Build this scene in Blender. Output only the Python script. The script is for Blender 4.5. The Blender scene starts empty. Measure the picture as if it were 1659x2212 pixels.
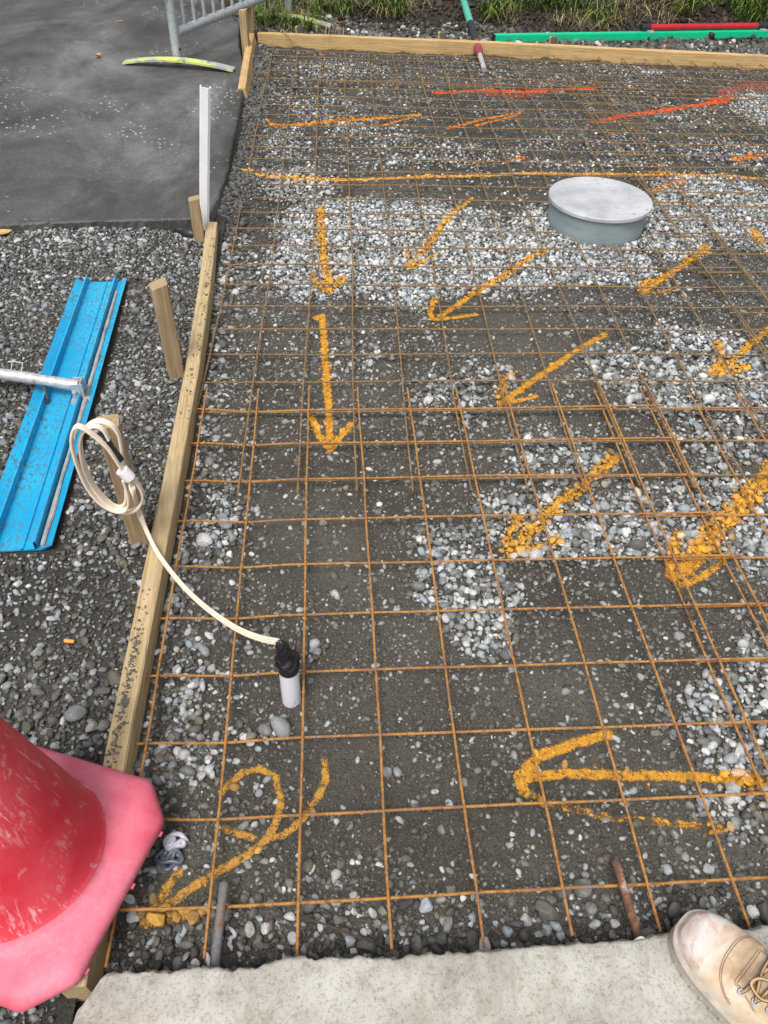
import bpy, bmesh, math, random
import numpy as np
from mathutils import Vector, Matrix
random.seed(7); rng = np.random.default_rng(7)
SC = bpy.context.scene; COL = SC.collection
# ---------------------------------------------------------------- camera
YAW, PIT, ROLL = 0.09515950884085723, 0.788965047173427, -0.049557136002787515
CP = np.array([0.06803733, -0.43579415, 1.41103946]); FPX = 1633.04; PW, PH = 1659.0, 2212.0
def cam_axes():
    f = np.array([math.sin(YAW)*math.cos(PIT), math.cos(YAW)*math.cos(PIT), -math.sin(PIT)])
    r = np.array([math.cos(YAW), -math.sin(YAW), 0]); d = np.cross(f, r)
    c, s = math.cos(ROLL), math.sin(ROLL)
    return np.array([c*r+s*d, -s*r+c*d, f])
CM = cam_axes()
cd = bpy.data.cameras.new('camera'); cam = bpy.data.objects.new('camera', cd); COL.objects.link(cam)
cam.matrix_world = Matrix(((CM[0][0], -CM[1][0], -CM[2][0], CP[0]), (CM[0][1], -CM[1][1], -CM[2][1], CP[1]),
                           (CM[0][2], -CM[1][2], -CM[2][2], CP[2]), (0, 0, 0, 1)))
cd.sensor_fit = 'VERTICAL'; cd.sensor_height = 36; cd.lens = 36*FPX/PH; cd.clip_start = 0.02; cd.clip_end = 500
SC.camera = cam; SC.render.resolution_x = 768; SC.render.resolution_y = 1024
# ---------------------------------------------------------------- light: bright overcast
SUN_EL, SUN_AZ = math.radians(62), math.radians(205)
w = bpy.data.worlds.new('World'); SC.world = w; w.use_nodes = True; nt = w.node_tree; nt.nodes.clear()
sky = nt.nodes.new('ShaderNodeTexSky'); sky.sky_type = 'NISHITA'; sky.sun_disc = False
sky.sun_elevation = SUN_EL; sky.sun_rotation = SUN_AZ; sky.dust_density = 4; sky.air_density = 1
hs = nt.nodes.new('ShaderNodeHueSaturation'); hs.inputs['Saturation'].default_value = 0.22
bg = nt.nodes.new('ShaderNodeBackground'); bg.inputs['Strength'].default_value = 0.105
wo = nt.nodes.new('ShaderNodeOutputWorld')
nt.links.new(sky.outputs[0], hs.inputs['Color']); nt.links.new(hs.outputs[0], bg.inputs[0]); nt.links.new(bg.outputs[0], wo.inputs[0])
sd = bpy.data.lights.new('sun', 'SUN'); sd.energy = 1.9; sd.angle = math.radians(24); sd.color = (1, .97, .93)
so = bpy.data.objects.new('sun', sd); COL.objects.link(so)
sv = Vector((math.sin(SUN_AZ)*math.cos(SUN_EL), math.cos(SUN_AZ)*math.cos(SUN_EL), math.sin(SUN_EL)))
so.rotation_euler = (-sv).to_track_quat('-Z', 'Y').to_euler(); so.location = (0, 0, 8)
SC.view_settings.view_transform = 'Standard'; SC.view_settings.look = 'None'; SC.view_settings.gamma = 1
SC.view_settings.exposure = 0.62
# ---------------------------------------------------------------- helpers
def ray(px, py):
    return CM.T @ np.array([(px-PW/2)/FPX, (py-PH/2)/FPX, 1.0])
def at(px, py, z=0.0):            # point on the level z seen at a photo position
    d = ray(px, py); t = (z-CP[2])/d[2]; p = CP+d*t; return np.array([p[0], p[1], z])
def aty(px, py, y):               # point on an upright plane at distance y
    d = ray(px, py); t = (y-CP[1])/d[1]; return CP+d*t
def proj(P):
    q = (P-CP) @ CM.T; return np.c_[PW/2+FPX*q[:, 0]/q[:, 2], PH/2+FPX*q[:, 1]/q[:, 2]]
def tag(o, label=None, cat=None, group=None, kind=None):
    if label: o['label'] = label
    if cat: o['category'] = cat
    if group: o['group'] = group
    if kind: o['kind'] = kind
    return o
def empty(name, loc, label, cat, group=None, rz=0):
    o = bpy.data.objects.new(name, None); COL.objects.link(o); o.location = loc; o.rotation_euler = (0, 0, rz)
    o.empty_display_size = .05
    return tag(o, label, cat, group)
def link_mesh(name, me, mat, parent=None):
    o = bpy.data.objects.new(name, me); COL.objects.link(o)
    if mat: me.materials.append(mat)
    if parent is not None: o.parent = parent
    return o
def np_mesh(name, V, F, mat, parent=None, smooth=True, cols=None, attrs=None):
    """V (n,3); F list of arrays (m,k)"""
    me = bpy.data.meshes.new(name); Fs = F if isinstance(F, list) else [F]
    V = np.asarray(V, np.float32); nl = sum(f.size for f in Fs); npoly = sum(len(f) for f in Fs)
    me.vertices.add(len(V)); me.vertices.foreach_set('co', V.ravel())
    me.loops.add(nl); me.loops.foreach_set('vertex_index', np.concatenate([f.ravel() for f in Fs]).astype(np.int32))
    me.polygons.add(npoly)
    tot = np.concatenate([np.full(len(f), f.shape[1]) for f in Fs]).astype(np.int32)
    me.polygons.foreach_set('loop_start', np.r_[0, np.cumsum(tot)[:-1]].astype(np.int32))
    sm = smooth if isinstance(smooth, np.ndarray) else np.full(npoly, bool(smooth))
    me.polygons.foreach_set('use_smooth', sm)
    if cols is not None:
        a = me.attributes.new('tint', 'FLOAT_COLOR', 'POINT'); a.data.foreach_set('color', np.c_[cols, np.ones(len(cols))].astype(np.float32).ravel())
    for k, v in (attrs or {}).items():
        a = me.attributes.new(k, 'FLOAT', 'POINT'); a.data.foreach_set('value', np.asarray(v, np.float32))
    me.update(calc_edges=True)
    return link_mesh(name, me, mat, parent)
class MB:
    """collects shapes, then links them as one mesh"""
    def __init__(s): s.bm = bmesh.new()
    def box(s, c, size, M=None, bev=0):
        b = bmesh.new(); bmesh.ops.create_cube(b, size=1)
        bmesh.ops.scale(b, vec=size, verts=b.verts)
        if bev: bmesh.ops.bevel(b, geom=b.edges[:], offset=bev, segments=2, affect='EDGES')
        if M is not None: bmesh.ops.transform(b, matrix=M, verts=b.verts)
        bmesh.ops.translate(b, vec=c, verts=b.verts); s.add(b); return s
    def add(s, b):
        me = bpy.data.meshes.new('t'); b.to_mesh(me); b.free(); s.bm.from_mesh(me); bpy.data.meshes.remove(me)
    def tube(s, pts, r, n=8, cap=True, prof=None, up=None):
        pts = [Vector(p) for p in pts]; m = len(pts); rs = r if hasattr(r, '__len__') else [r]*m
        rings = []; ref = Vector(up) if up is not None else None
        for i, p in enumerate(pts):
            t = (pts[min(i+1, m-1)]-pts[max(i-1, 0)]).normalized()
            if ref is None: ref = Vector((0, 0, 1)) if abs(t.z) < .9 else Vector((1, 0, 0))
            a = t.cross(ref)
            if a.length < 1e-6: a = t.orthogonal()
            a.normalize(); b = a.cross(t).normalized()
            if up is None: ref = b
            ring = []
            for k in range(n):
                if prof is None: u, v = math.cos(2*math.pi*k/n), math.sin(2*math.pi*k/n)
                else: u, v = prof[k]
                ring.append(s.bm.verts.new(p+a*u*rs[i]+b*v*rs[i]))
            rings.append(ring)
        for i in range(m-1):
            for k in range(n): s.bm.faces.new((rings[i][k], rings[i][(k+1) % n], rings[i+1][(k+1) % n], rings[i+1][k]))
        if cap: s.bm.faces.new(rings[0][::-1]); s.bm.faces.new(rings[-1])
        return s
    def lathe(s, prof, c=(0, 0, 0), n=48, M=None, cap=True):
        rings = []
        for r, z in prof:
            ring = []
            for k in range(n):
                v = Vector((r*math.cos(2*math.pi*k/n), r*math.sin(2*math.pi*k/n), z))
                if M is not None: v = M @ v
                ring.append(s.bm.verts.new(v+Vector(c)))
            rings.append(ring)
        for i in range(len(rings)-1):
            for k in range(n): s.bm.faces.new((rings[i][k], rings[i][(k+1) % n], rings[i+1][(k+1) % n], rings[i+1][k]))
        if cap: s.bm.faces.new(rings[0][::-1]); s.bm.faces.new(rings[-1])
        return s
    def grid(s, P):               # P[i][j] points
        vs = [[s.bm.verts.new(p) for p in row] for row in P]
        for i in range(len(vs)-1):
            for j in range(len(vs[0])-1): s.bm.faces.new((vs[i][j], vs[i+1][j], vs[i+1][j+1], vs[i][j+1]))
        return s
    def build(s, name, mat, parent=None, smooth=True, angle=40):
        bmesh.ops.recalc_face_normals(s.bm, faces=s.bm.faces[:])
        for f in s.bm.faces: f.smooth = smooth
        if smooth:
            for e in s.bm.edges:
                if len(e.link_faces) == 2 and e.calc_face_angle(0) > math.radians(angle): e.smooth = False
        me = bpy.data.meshes.new(name); s.bm.to_mesh(me); s.bm.free()
        return link_mesh(name, me, mat, parent)
def hash2(ix, iy, seed):
    h = (ix.astype(np.int64)*374761393+iy.astype(np.int64)*668265263+seed*974634777) & 0xffffffff
    h = ((h ^ (h >> 13))*1274126177) & 0xffffffff
    return ((h ^ (h >> 16)) & 0xffff)/65535.0
def vn(x, y, sc, seed=0):
    x = np.asarray(x, float)*sc; y = np.asarray(y, float)*sc; ix = np.floor(x); iy = np.floor(y); fx = x-ix; fy = y-iy
    fx = fx*fx*(3-2*fx); fy = fy*fy*(3-2*fy); ix = ix.astype(int); iy = iy.astype(int)
    a = hash2(ix, iy, seed); b = hash2(ix+1, iy, seed); c = hash2(ix, iy+1, seed); d = hash2(ix+1, iy+1, seed)
    return (a*(1-fx)+b*fx)*(1-fy)+(c*(1-fx)+d*fx)*fy
def fbm(x, y, sc, seed=0): return .55*vn(x, y, sc, seed)+.3*vn(x, y, sc*2.1, seed+1)+.15*vn(x, y, sc*4.3, seed+2)
def sstep(a, b, x): t = np.clip((np.asarray(x, float)-a)/(b-a), 0, 1); return t*t*(3-2*t)
def smooth_path(pts, n=8):        # Catmull-Rom
    P = [Vector(p) for p in pts]; P = [P[0]*2-P[1]]+P+[P[-1]*2-P[-2]]; out = []
    for i in range(1, len(P)-2):
        for k in range(n):
            t = k/n; a, b, c, d = P[i-1], P[i], P[i+1], P[i+2]
            out.append(.5*((2*b)+(c-a)*t+(2*a-5*b+4*c-d)*t*t+(3*b-a-3*c+d)*t**3))
    out.append(P[-2]); return out
# ---------------------------------------------------------------- materials
class N:
    def __init__(s, name, rough=.7, metal=0, spec=.5):
        s.m = bpy.data.materials.new(name); s.m.use_nodes = True; s.t = s.m.node_tree; s.b = s.t.nodes['Principled BSDF']
        s.b.inputs['Roughness'].default_value = rough; s.b.inputs['Metallic'].default_value = metal
        s.b.inputs['Specular IOR Level'].default_value = spec; s.tc = s.t.nodes.new('ShaderNodeTexCoord')
    def new(s, t, **k):
        n = s.t.nodes.new(t)
        for a, v in k.items(): setattr(n, a, v)
        return n
    def put(s, sock, v):
        if hasattr(v, 'is_output') or isinstance(v, bpy.types.NodeSocket): s.t.links.new(v, sock)
        elif isinstance(v, (tuple, list)) and len(v) == 3 and sock.type == 'RGBA': sock.default_value = (*v, 1)
        else: sock.default_value = v
    def vec(s, scale=(1, 1, 1), src='Object'):
        mp = s.new('ShaderNodeMapping'); s.put(mp.inputs['Scale'], scale); s.t.links.new(s.tc.outputs[src], mp.inputs[0]); return mp.outputs[0]
    def noise(s, sc, det=3, rough=.55, vec=None, dist=0):
        n = s.new('ShaderNodeTexNoise'); n.inputs['Scale'].default_value = sc; n.inputs['Detail'].default_value = det
        n.inputs['Roughness'].default_value = rough; n.inputs['Distortion'].default_value = dist
        s.t.links.new(vec or s.tc.outputs['Object'], n.inputs['Vector']); return n.outputs['Fac']
    def voro(s, sc, vec=None, feat='F1', out='Distance'):
        n = s.new('ShaderNodeTexVoronoi', feature=feat); n.inputs['Scale'].default_value = sc
        s.t.links.new(vec or s.tc.outputs['Object'], n.inputs['Vector']); return n.outputs[out]
    def ramp(s, f, stops):
        r = s.new('ShaderNodeValToRGB'); e = r.color_ramp.elements
        while len(e) < len(stops): e.new(.5)
        for x, (p, c) in zip(e, stops):
            x.position = p; x.color = (*c, 1) if isinstance(c, (tuple, list)) else (c, c, c, 1)
        s.put(r.inputs[0], f); return r.outputs[0]
    def mix(s, f, a, b, mode='MIX'):
        n = s.new('ShaderNodeMix', data_type='RGBA', blend_type=mode); s.put(n.inputs[0], f); s.put(n.inputs[6], a); s.put(n.inputs[7], b); return n.outputs[2]
    def math(s, op, a, b=0.0, c=None):
        n = s.new('ShaderNodeMath', operation=op); s.put(n.inputs[0], a); s.put(n.inputs[1], b)
        if c is not None: s.put(n.inputs[2], c)
        return n.outputs[0]
    def attr(s, name, out='Color'):
        n = s.new('ShaderNodeAttribute', attribute_name=name); return n.outputs[out]
    def col(s, c): s.put(s.b.inputs['Base Color'], c); return s
    def rgh(s, v): s.put(s.b.inputs['Roughness'], v); return s
    def bump(s, h, strength=.5, dist=.002):
        n = s.new('ShaderNodeBump'); n.inputs['Strength'].default_value = strength; n.inputs['Distance'].default_value = dist
        s.put(n.inputs['Height'], h); s.t.links.new(n.outputs[0], s.b.inputs['Normal']); return s
def m_fines(name, dark, light, wet=.0):
    n = N(name, .85, 0, .3)
    big = n.ramp(n.noise(1.9, 5), [(.38, 0), (.62, 1)]); fine = n.noise(210, 5, .75); mid = n.noise(45, 4, .7)
    c = n.mix(big, dark, light); c = n.mix(n.ramp(fine, [(.38, 1), (.58, 0)]), c, n.mix(1.0, c, (.42, .42, .42), 'MULTIPLY'))
    c = n.mix(n.math('MULTIPLY', n.ramp(mid, [(.5, 0), (.68, 1)]), .5), c, n.mix(1.0, c, (1.5, 1.47, 1.4), 'MULTIPLY'))
    v = n.voro(190); gr = n.voro(190, out='Color'); grit = n.ramp(n.math('ADD', v, n.math('MULTIPLY', fine, .3)), [(.34, 1), (.46, 0)])
    sel = n.ramp(gr, [(.45, 0), (.5, 1)])
    c = n.mix(n.math('MULTIPLY', n.math('MULTIPLY', grit, sel), .8), c, n.mix(gr, (.055, .052, .046), (.20, .19, .165)))
    n.col(c); n.rgh(n.ramp(n.noise(2.3, 3), [(.4, .62), (.62, .9)]))
    return n.bump(n.math('ADD', n.math('ADD', n.math('MULTIPLY', fine, .6), n.math('MULTIPLY', mid, .8)), n.math('MULTIPLY', grit, .3)), .9, .005).m
def m_stone(name):
    n = N(name, .62, 0, .4); t = n.attr('tint'); f = n.noise(210, 4, .65); g = n.noise(55, 3)
    c = n.mix(n.ramp(f, [(.3, 0), (.75, 1)]), n.mix(1, t, (.62, .62, .62), 'MULTIPLY'), n.mix(1, t, (1.18, 1.18, 1.17), 'MULTIPLY'))
    c = n.mix(n.math('MULTIPLY', n.ramp(g, [(.52, 0), (.7, 1)]), .45), c, n.mix(1, t, (.55, .52, .46), 'MULTIPLY'))
    n.col(c); return n.bump(f, .35, .0015).m
def m_wood(name, light, dark, stain=None):
    n = N(name, .78, 0, .3)
    v = n.vec((1.2, 22, 22)); g = n.noise(2.2, 6, .7, v, .8); fine = n.noise(9, 4, .7, n.vec((2, 90, 90)))
    c = n.ramp(g, [(.36, dark), (.47, light), (.55, tuple(x*.82 for x in light)), (.66, tuple(x*.9 for x in dark))])
    c = n.mix(n.math('MULTIPLY', n.ramp(fine, [(.42, 1), (.6, 0)]), .35), c, tuple(x*.62 for x in dark))
    ln = n.ramp(n.noise(3, 4, .6, n.vec((.5, 62, 62)), .3), [(.40, 1), (.50, 0)]); c = n.mix(n.math('MULTIPLY', ln, .55), c, tuple(x*.7 for x in dark))
    k = n.ramp(n.voro(1.9, n.vec((1, 5, 5))), [(.03, 1), (.065, 0)]); c = n.mix(n.math('MULTIPLY', k, .75), c, (.16, .075, .03))
    d = n.ramp(n.noise(7, 5, .65), [(.55, 0), (.78, 1)]); c = n.mix(n.math('MULTIPLY', d, .45), c, (.17, .14, .10))
    if stain:        # cement-grey splash low on the face
        sx = n.new('ShaderNodeSeparateXYZ'); n.t.links.new(n.tc.outputs['Object'], sx.inputs[0])
        h = n.math('ADD', sx.outputs['Z'], n.math('MULTIPLY', n.math('SUBTRACT', n.noise(6, 5, .7), .5), -.075))
        c = n.mix(n.ramp(n.math('MULTIPLY_ADD', h, 10.0, stain), [(.44, .9), (.52, 0)]), c, (.075, .07, .06))
    n.col(c); return n.bump(n.math('ADD', g, n.math('MULTIPLY', fine, .5)), .5, .002).m
def m_rust(name, stops, sc=60):
    n = N(name, .8, 0, .3); v = n.noise(sc, 4, .65); b = n.noise(9, 3)
    c = n.ramp(n.math('ADD', n.math('MULTIPLY', v, .6), n.math('MULTIPLY', b, .4)), stops)
    sp = n.ramp(n.noise(420, 2), [(.60, 0), (.66, 1)]); c = n.mix(n.math('MULTIPLY', sp, .8), c, (.13, .045, .018))
    n.col(c); return n.bump(n.noise(350, 3), .5, .001).m
def m_plain(name, c, rough=.6, metal=0, var=.25, sc=30, bumps=.15, spec=.5):
    n = N(name, rough, metal, spec); f = n.noise(sc, 4, .6)
    n.col(n.mix(n.ramp(f, [(.3, 0), (.7, 1)]), tuple(x*(1-var) for x in c), tuple(min(1, x*(1+var*.5)) for x in c)))
    return n.bump(n.noise(sc*6, 3), bumps, .001).m
M = {}
M['bed'] = m_fines('compacted fines', (.060, .054, .043), (.112, .102, .082))
M['yard'] = m_fines('yard fines', (.045, .042, .036), (.075, .07, .06))
M['soil'] = m_fines('dark soil', (.022, .016, .011), (.045, .032, .022))
M['stone'] = m_stone('river stone')
M['board'] = m_wood('pine board', (.56, .43, .25), (.40, .28, .13))
M['backboard'] = m_wood('yellow pine board', (.66, .46, .22), (.50, .31, .12), stain=.34)
M['stake'] = m_wood('pine stake', (.46, .34, .20), (.32, .22, .12))
M['rust'] = m_rust('orange rust', [(.37, (.24, .20, .17)), (.43, (.26, .11, .04)), (.48, (.36, .165, .042)), (.55, (.44, .225, .065)), (.60, (.30, .13, .038)), (.65, (.22, .08, .025))])
M['rust_old'] = m_rust('brown rust', [(.38, (.30, .26, .21)), (.44, (.13, .09, .05)), (.50, (.23, .145, .06)), (.57, (.29, .165, .065)), (.65, (.10, .065, .035))])
M['dowel'] = m_rust('dowel rust', [(.38, (.30, .27, .25)), (.45, (.07, .05, .045)), (.53, (.15, .075, .045)), (.59, (.24, .11, .05)), (.66, (.38, .33, .30))], 75)
M['dowel_grey'] = m_rust('grey bar', [(.36, (.20, .21, .22)), (.47, (.12, .125, .13)), (.55, (.17, .175, .18)), (.64, (.20, .10, .05))], 50)
M['galv'] = m_plain('galvanised steel', (.46, .50, .53), .42, .3, .25, 40)
M['alu'] = m_plain('worn aluminium', (.56, .56, .56), .38, .35, .35, 60)
M['steel_dark'] = m_plain('dark steel', (.09, .075, .065), .6, .4)
M['black'] = m_plain('black rubber', (.018, .018, .02), .42)
M['tape'] = m_plain('black tape', (.015, .015, .018), .3, 0, .3, 60, .4)
M['cable'] = m_plain('cream cable', (.80, .69, .56), .5, 0, .10, 40, .05)
M['white'] = m_plain('white plastic', (.80, .80, .81), .42, 0, .06, 20, .05)
M['green'] = m_plain('green aluminium', (.005, .56, .28), .38, .1, .12, 30)
M['greenpole'] = m_plain('worn green pole', (.10, .46, .34), .5, .1, .3, 70)
M['red'] = m_plain('red tube', (.42, .012, .025), .35, 0, .15)
M['maroon'] = m_plain('maroon collar', (.26, .04, .06), .45)
M['grip'] = m_plain('grip tape', (.02, .024, .03), .5)
M['twig'] = m_plain('twig', (.07, .045, .03), .85)
M['leaf'] = m_plain('dead leaf', (.50, .30, .10), .6, 0, .3, 60)
n = N('two tone sealant', .32); sy = n.new('ShaderNodeSeparateXYZ'); n.t.links.new(n.tc.outputs['Object'], sy.inputs[0]); n.col(n.ramp(n.math('ADD', n.math('MULTIPLY', sy.outputs['Y'], 18), n.math('MULTIPLY', sy.outputs['Z'], 14)), [(.0, (.085, .095, .13)), (.16, (.12, .13, .17)), (.34, (.50, .50, .56))])); M['silicone'] = n.m
M['silicone_pale'] = m_plain('pale sealant', (.62, .62, .68), .38, 0, .15, 40, .02)
M['filter'] = m_plain('orange filter', (.80, .34, .06), .7)
M['hose'] = m_plain('black hose', (.025, .025, .027), .5)
# ---------------------------------------------------------------- ground levels
TOP = .085            # level of board tops, kerb slab and asphalt
def z_bed(x, y):
    x = np.asarray(x, float); y = np.asarray(y, float)
    z = .004*np.sin(7*x+2.1*y)*np.sin(5.3*y-1.7*x)+.003*np.sin(13*x+4)*np.sin(11*y)+.0
    z = z-.022*(1-sstep(-.07, .06, y))+.045*(1-sstep(-.40, -.20, x+.06*np.sin(6*y)))*sstep(2.45, 2.75, y)
    return z+.022*(1-sstep(-.33, -.26, x))*(1-sstep(2.4, 2.7, y))
def z_yard(x, y):
    x = np.asarray(x, float); y = np.asarray(y, float)
    return .026+.006*np.sin(6*x+1.3*y)*np.sin(4.4*y+1)+.01*sstep(-.5, -.8, x)+.022*sstep(2.0, 2.5, y)
def y_board(x): return np.interp(x, [-.365, 1.2, 2.0, 3.0, 5.0], [5.272, 5.178, 5.10, 5.005, 4.85])
def z_back(x, y):
    x = np.asarray(x, float); y = np.asarray(y, float)
    b = y-5.1+.06*x+.12*np.sin(2.6*x)
    return -.10*(1-sstep(-.005, .03, y-y_board(x)))+.045+.02*fbm(x, y, 5, 3)+.55*sstep(.75, 2.4, b)+.10*(fbm(x, y, 3, 9)-.5)*sstep(.5, 1.2, b)
def sheet(name, x0, x1, y0, y1, step, zf, mat, kind='structure'):
    xs = np.linspace(x0, x1, int((x1-x0)/step)+2); ys = np.linspace(y0, y1, int((y1-y0)/step)+2)
    X, Y = np.meshgrid(xs, ys); Z = zf(X, Y); nx = len(xs)
    idx = np.arange(len(xs)*len(ys)).reshape(len(ys), nx)
    F = np.stack([idx[:-1, :-1], idx[:-1, 1:], idx[1:, 1:], idx[1:, :-1]], -1).reshape(-1, 4)
    return tag(np_mesh(name, np.c_[X.ravel(), Y.ravel(), Z.ravel()], F, mat), kind=kind)
sheet('ground', -45, 45, -30, 60, 4.0, lambda x, y: x*0-.12, M['soil'])
sheet('gravel_bed', -.38, 6.0, -.16, 5.29, .02, z_bed, M['bed'])
sheet('gravel_yard', -6.0, -.345, -3.2, 2.62, .03, z_yard, M['yard'])
sheet('soil_bank', -.62, 8.0, 4.6, 10.5, .04, z_back, M['soil'])
# ---------------------------------------------------------------- kerb slab of the footpath, ragged poured edge
def m_concrete():
    n = N('old concrete', .9, 0, .25); a = n.noise(9, 5, .65); f = n.noise(210, 4, .75); b = n.noise(28, 4, .6)
    c = n.ramp(a, [(.33, (.21, .20, .175)), (.44, (.36, .345, .31)), (.56, (.44, .425, .385)), (.68, (.49, .475, .44))])
    c = n.mix(n.math('MULTIPLY', n.ramp(b, [(.5, 0), (.72, 1)]), .5), c, (.30, .26, .19))
    c = n.mix(n.ramp(f, [(.36, 1), (.50, 0)]), c, n.mix(1, c, (.66, .64, .60), 'MULTIPLY'))
    pit = n.ramp(n.voro(120), [(.06, 1), (.12, 0)]); c = n.mix(n.math('MULTIPLY', pit, .8), c, (.10, .09, .07)); st = n.ramp(n.noise(5, 6, .7, None, .8), [(.54, 0), (.64, 1)]); c = n.mix(n.math('MULTIPLY', st, .45), c, (.23, .20, .15))
    n.col(c); return n.bump(n.math('SUBTRACT', n.math('ADD', f, n.math('MULTIPLY', b, .3)), pit), .5, .002).m
M['concrete'] = m_concrete()
xs = np.concatenate([np.arange(-.318, 1.25, .005), np.arange(1.25, 6, .08)])
ye = -.104+.010*(fbm(xs, xs*0, 9, 21)-.5)+.012*(fbm(xs, xs*0, 34, 5)-.5)*(1-.5*sstep(.05, .2, xs))+.003*(vn(xs, xs*0, 170, 8)-.5)+.012*sstep(.1, .9, xs)
ye = ye-.045*(1-sstep(-.318, -.285, xs))
TS = .098; rows = []
rr = [(.012, -.12), (.006, .045), (.004, .075), (0, TS-.006), (-.002, TS-.001), (-.006, TS), (-.05, TS), (-.12, TS), (-.25, TS), (-.6, TS), (-2.6, TS)]
for k, (dy, z) in enumerate(rr):
    j = (vn(xs, xs*0+k, 120, 30+k)-.5)*(.008 if 0 < k < 4 else .003 if k < 6 else 0)
    rows.append(np.c_[xs-.03*np.clip(-dy, 0, .2)*(xs < -.29)*6, ye+dy+j, np.full(len(xs), z)+(vn(xs, xs*0+k, 90, 60+k)-.5)*(.004 if 1 < k < 5 else .001)])
P = np.stack(rows); nx = len(xs); idx = np.arange(P.shape[0]*nx).reshape(P.shape[0], nx)
F = np.stack([idx[:-1, :-1], idx[1:, :-1], idx[1:, 1:], idx[:-1, 1:]], -1).reshape(-1, 4)
left = P[:, 0, :].copy(); lb = left.copy(); lb[:, 2] = -.12; lb[:, 0] -= .006
V = np.concatenate([P.reshape(-1, 3), lb]); o = P.shape[0]*nx
F2 = np.array([[idx[i, 0], o+i, o+i+1, idx[i+1, 0]] for i in range(P.shape[0]-1)])
tag(np_mesh('footpath', V, [F, F2], M['concrete'], smooth=True), kind='structure')
# ---------------------------------------------------------------- asphalt
def m_asphalt():
    n = N('worn asphalt', .6, 0, .45); f = n.noise(190, 4, .75); big = n.noise(1.3, 9, .66, n.vec((1, .6, 1)), .5); st = n.noise(3.6, 6, .68, n.vec((1, .5, 1)), .6)
    c = n.ramp(big, [(.38, (.042, .040, .038)), (.47, (.076, .074, .072)), (.54, (.115, .113, .112)), (.64, (.20, .20, .205))])
    c = n.mix(n.math('MULTIPLY', n.ramp(st, [(.52, 0), (.7, 1)]), .55), c, (.022, .021, .021))
    g2 = n.noise(75, 5, .75); c = n.mix(n.ramp(f, [(.4, 1), (.6, 0)]), c, n.mix(1, c, (.48, .47, .46), 'MULTIPLY')); c = n.mix(n.math('MULTIPLY', n.ramp(g2, [(.52, 0), (.62, 1)]), .55), c, n.mix(1, c, (1.7, 1.7, 1.7), 'MULTIPLY'))
    v = n.voro(44); vc = n.voro(44, out='Color'); zone = n.ramp(n.noise(1.7, 4, .6), [(.52, 0), (.60, 1)])
    fl = n.math('MULTIPLY', n.math('MULTIPLY', n.ramp(n.math('ADD', v, n.math('MULTIPLY', f, .5)), [(.50, 1), (.55, 0)]), n.ramp(vc, [(.58, 0), (.60, 1)])), zone)
    c = n.mix(n.math('MULTIPLY', fl, .9), c, (.48, .47, .38))
    n.col(c); n.rgh(n.ramp(n.noise(2.1, 4), [(.38, .38), (.6, .75)])); return n.bump(f, .7, .003).m
M['asphalt'] = m_asphalt()
TA = .09
edge = [(-6.0, 2.05), (-1.25, 2.44), (-.84, 2.485), (-.46, 2.515), (-.402, 2.56), (-.385, 2.70), (-.372, 2.98), (-.374, 3.4), (-.374, 3.75), (-.385, 4.3), (-.42, 4.62), (-.465, 4.94), (-.51, 5.5), (-.72, 6.2), (-1.1, 7.6), (-1.6, 10.4)]
pp = []
for (x0, y0), (x1, y1) in zip(edge[:-1], edge[1:]):
    k = max(2, min(60, int(math.hypot(x1-x0, y1-y0)/.02)))
    for i in range(k): pp.append((x0+(x1-x0)*i/k, y0+(y1-y0)*i/k))
pp.append(edge[-1]); pp = np.array(pp)
jx = (fbm(pp[:, 0]*3+pp[:, 1], pp[:, 1], 12, 4)-.5)*.009
lay = []
for k, (out, z) in enumerate([(.012, -.1), (.010, .02), (.006, .055), (.003, TA-.006), (-.004, TA), (-.03, TA)]):
    t = np.gradient(pp, axis=0); t /= np.linalg.norm(t, axis=1)[:, None]; nrm = np.c_[t[:, 1], -t[:, 0]]
    lay.append(np.c_[pp+nrm*(out+jx+(vn(pp[:, 0], pp[:, 1], 60, 70+k)-.5)*.008)[:, None], np.full(len(pp), z)])
inner = lay[-1].copy(); far = np.c_[np.full(len(pp), -6.2), np.clip(pp[:, 1], 2.0, 10.5), np.full(len(pp), TA)]
far[:, 1] = np.linspace(2.0, 10.5, len(pp))
L = np.stack(lay+[inner*.7+far*.3, inner*.3+far*.7, far]); nx = len(pp); idx = np.arange(L.shape[0]*nx).reshape(L.shape[0], nx)
F = np.stack([idx[:-1, :-1], idx[:-1, 1:], idx[1:, 1:], idx[1:, :-1]], -1).reshape(-1, 4)
tag(np_mesh('asphalt', L.reshape(-1, 3), F, M['asphalt'], smooth=False), kind='structure')
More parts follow.
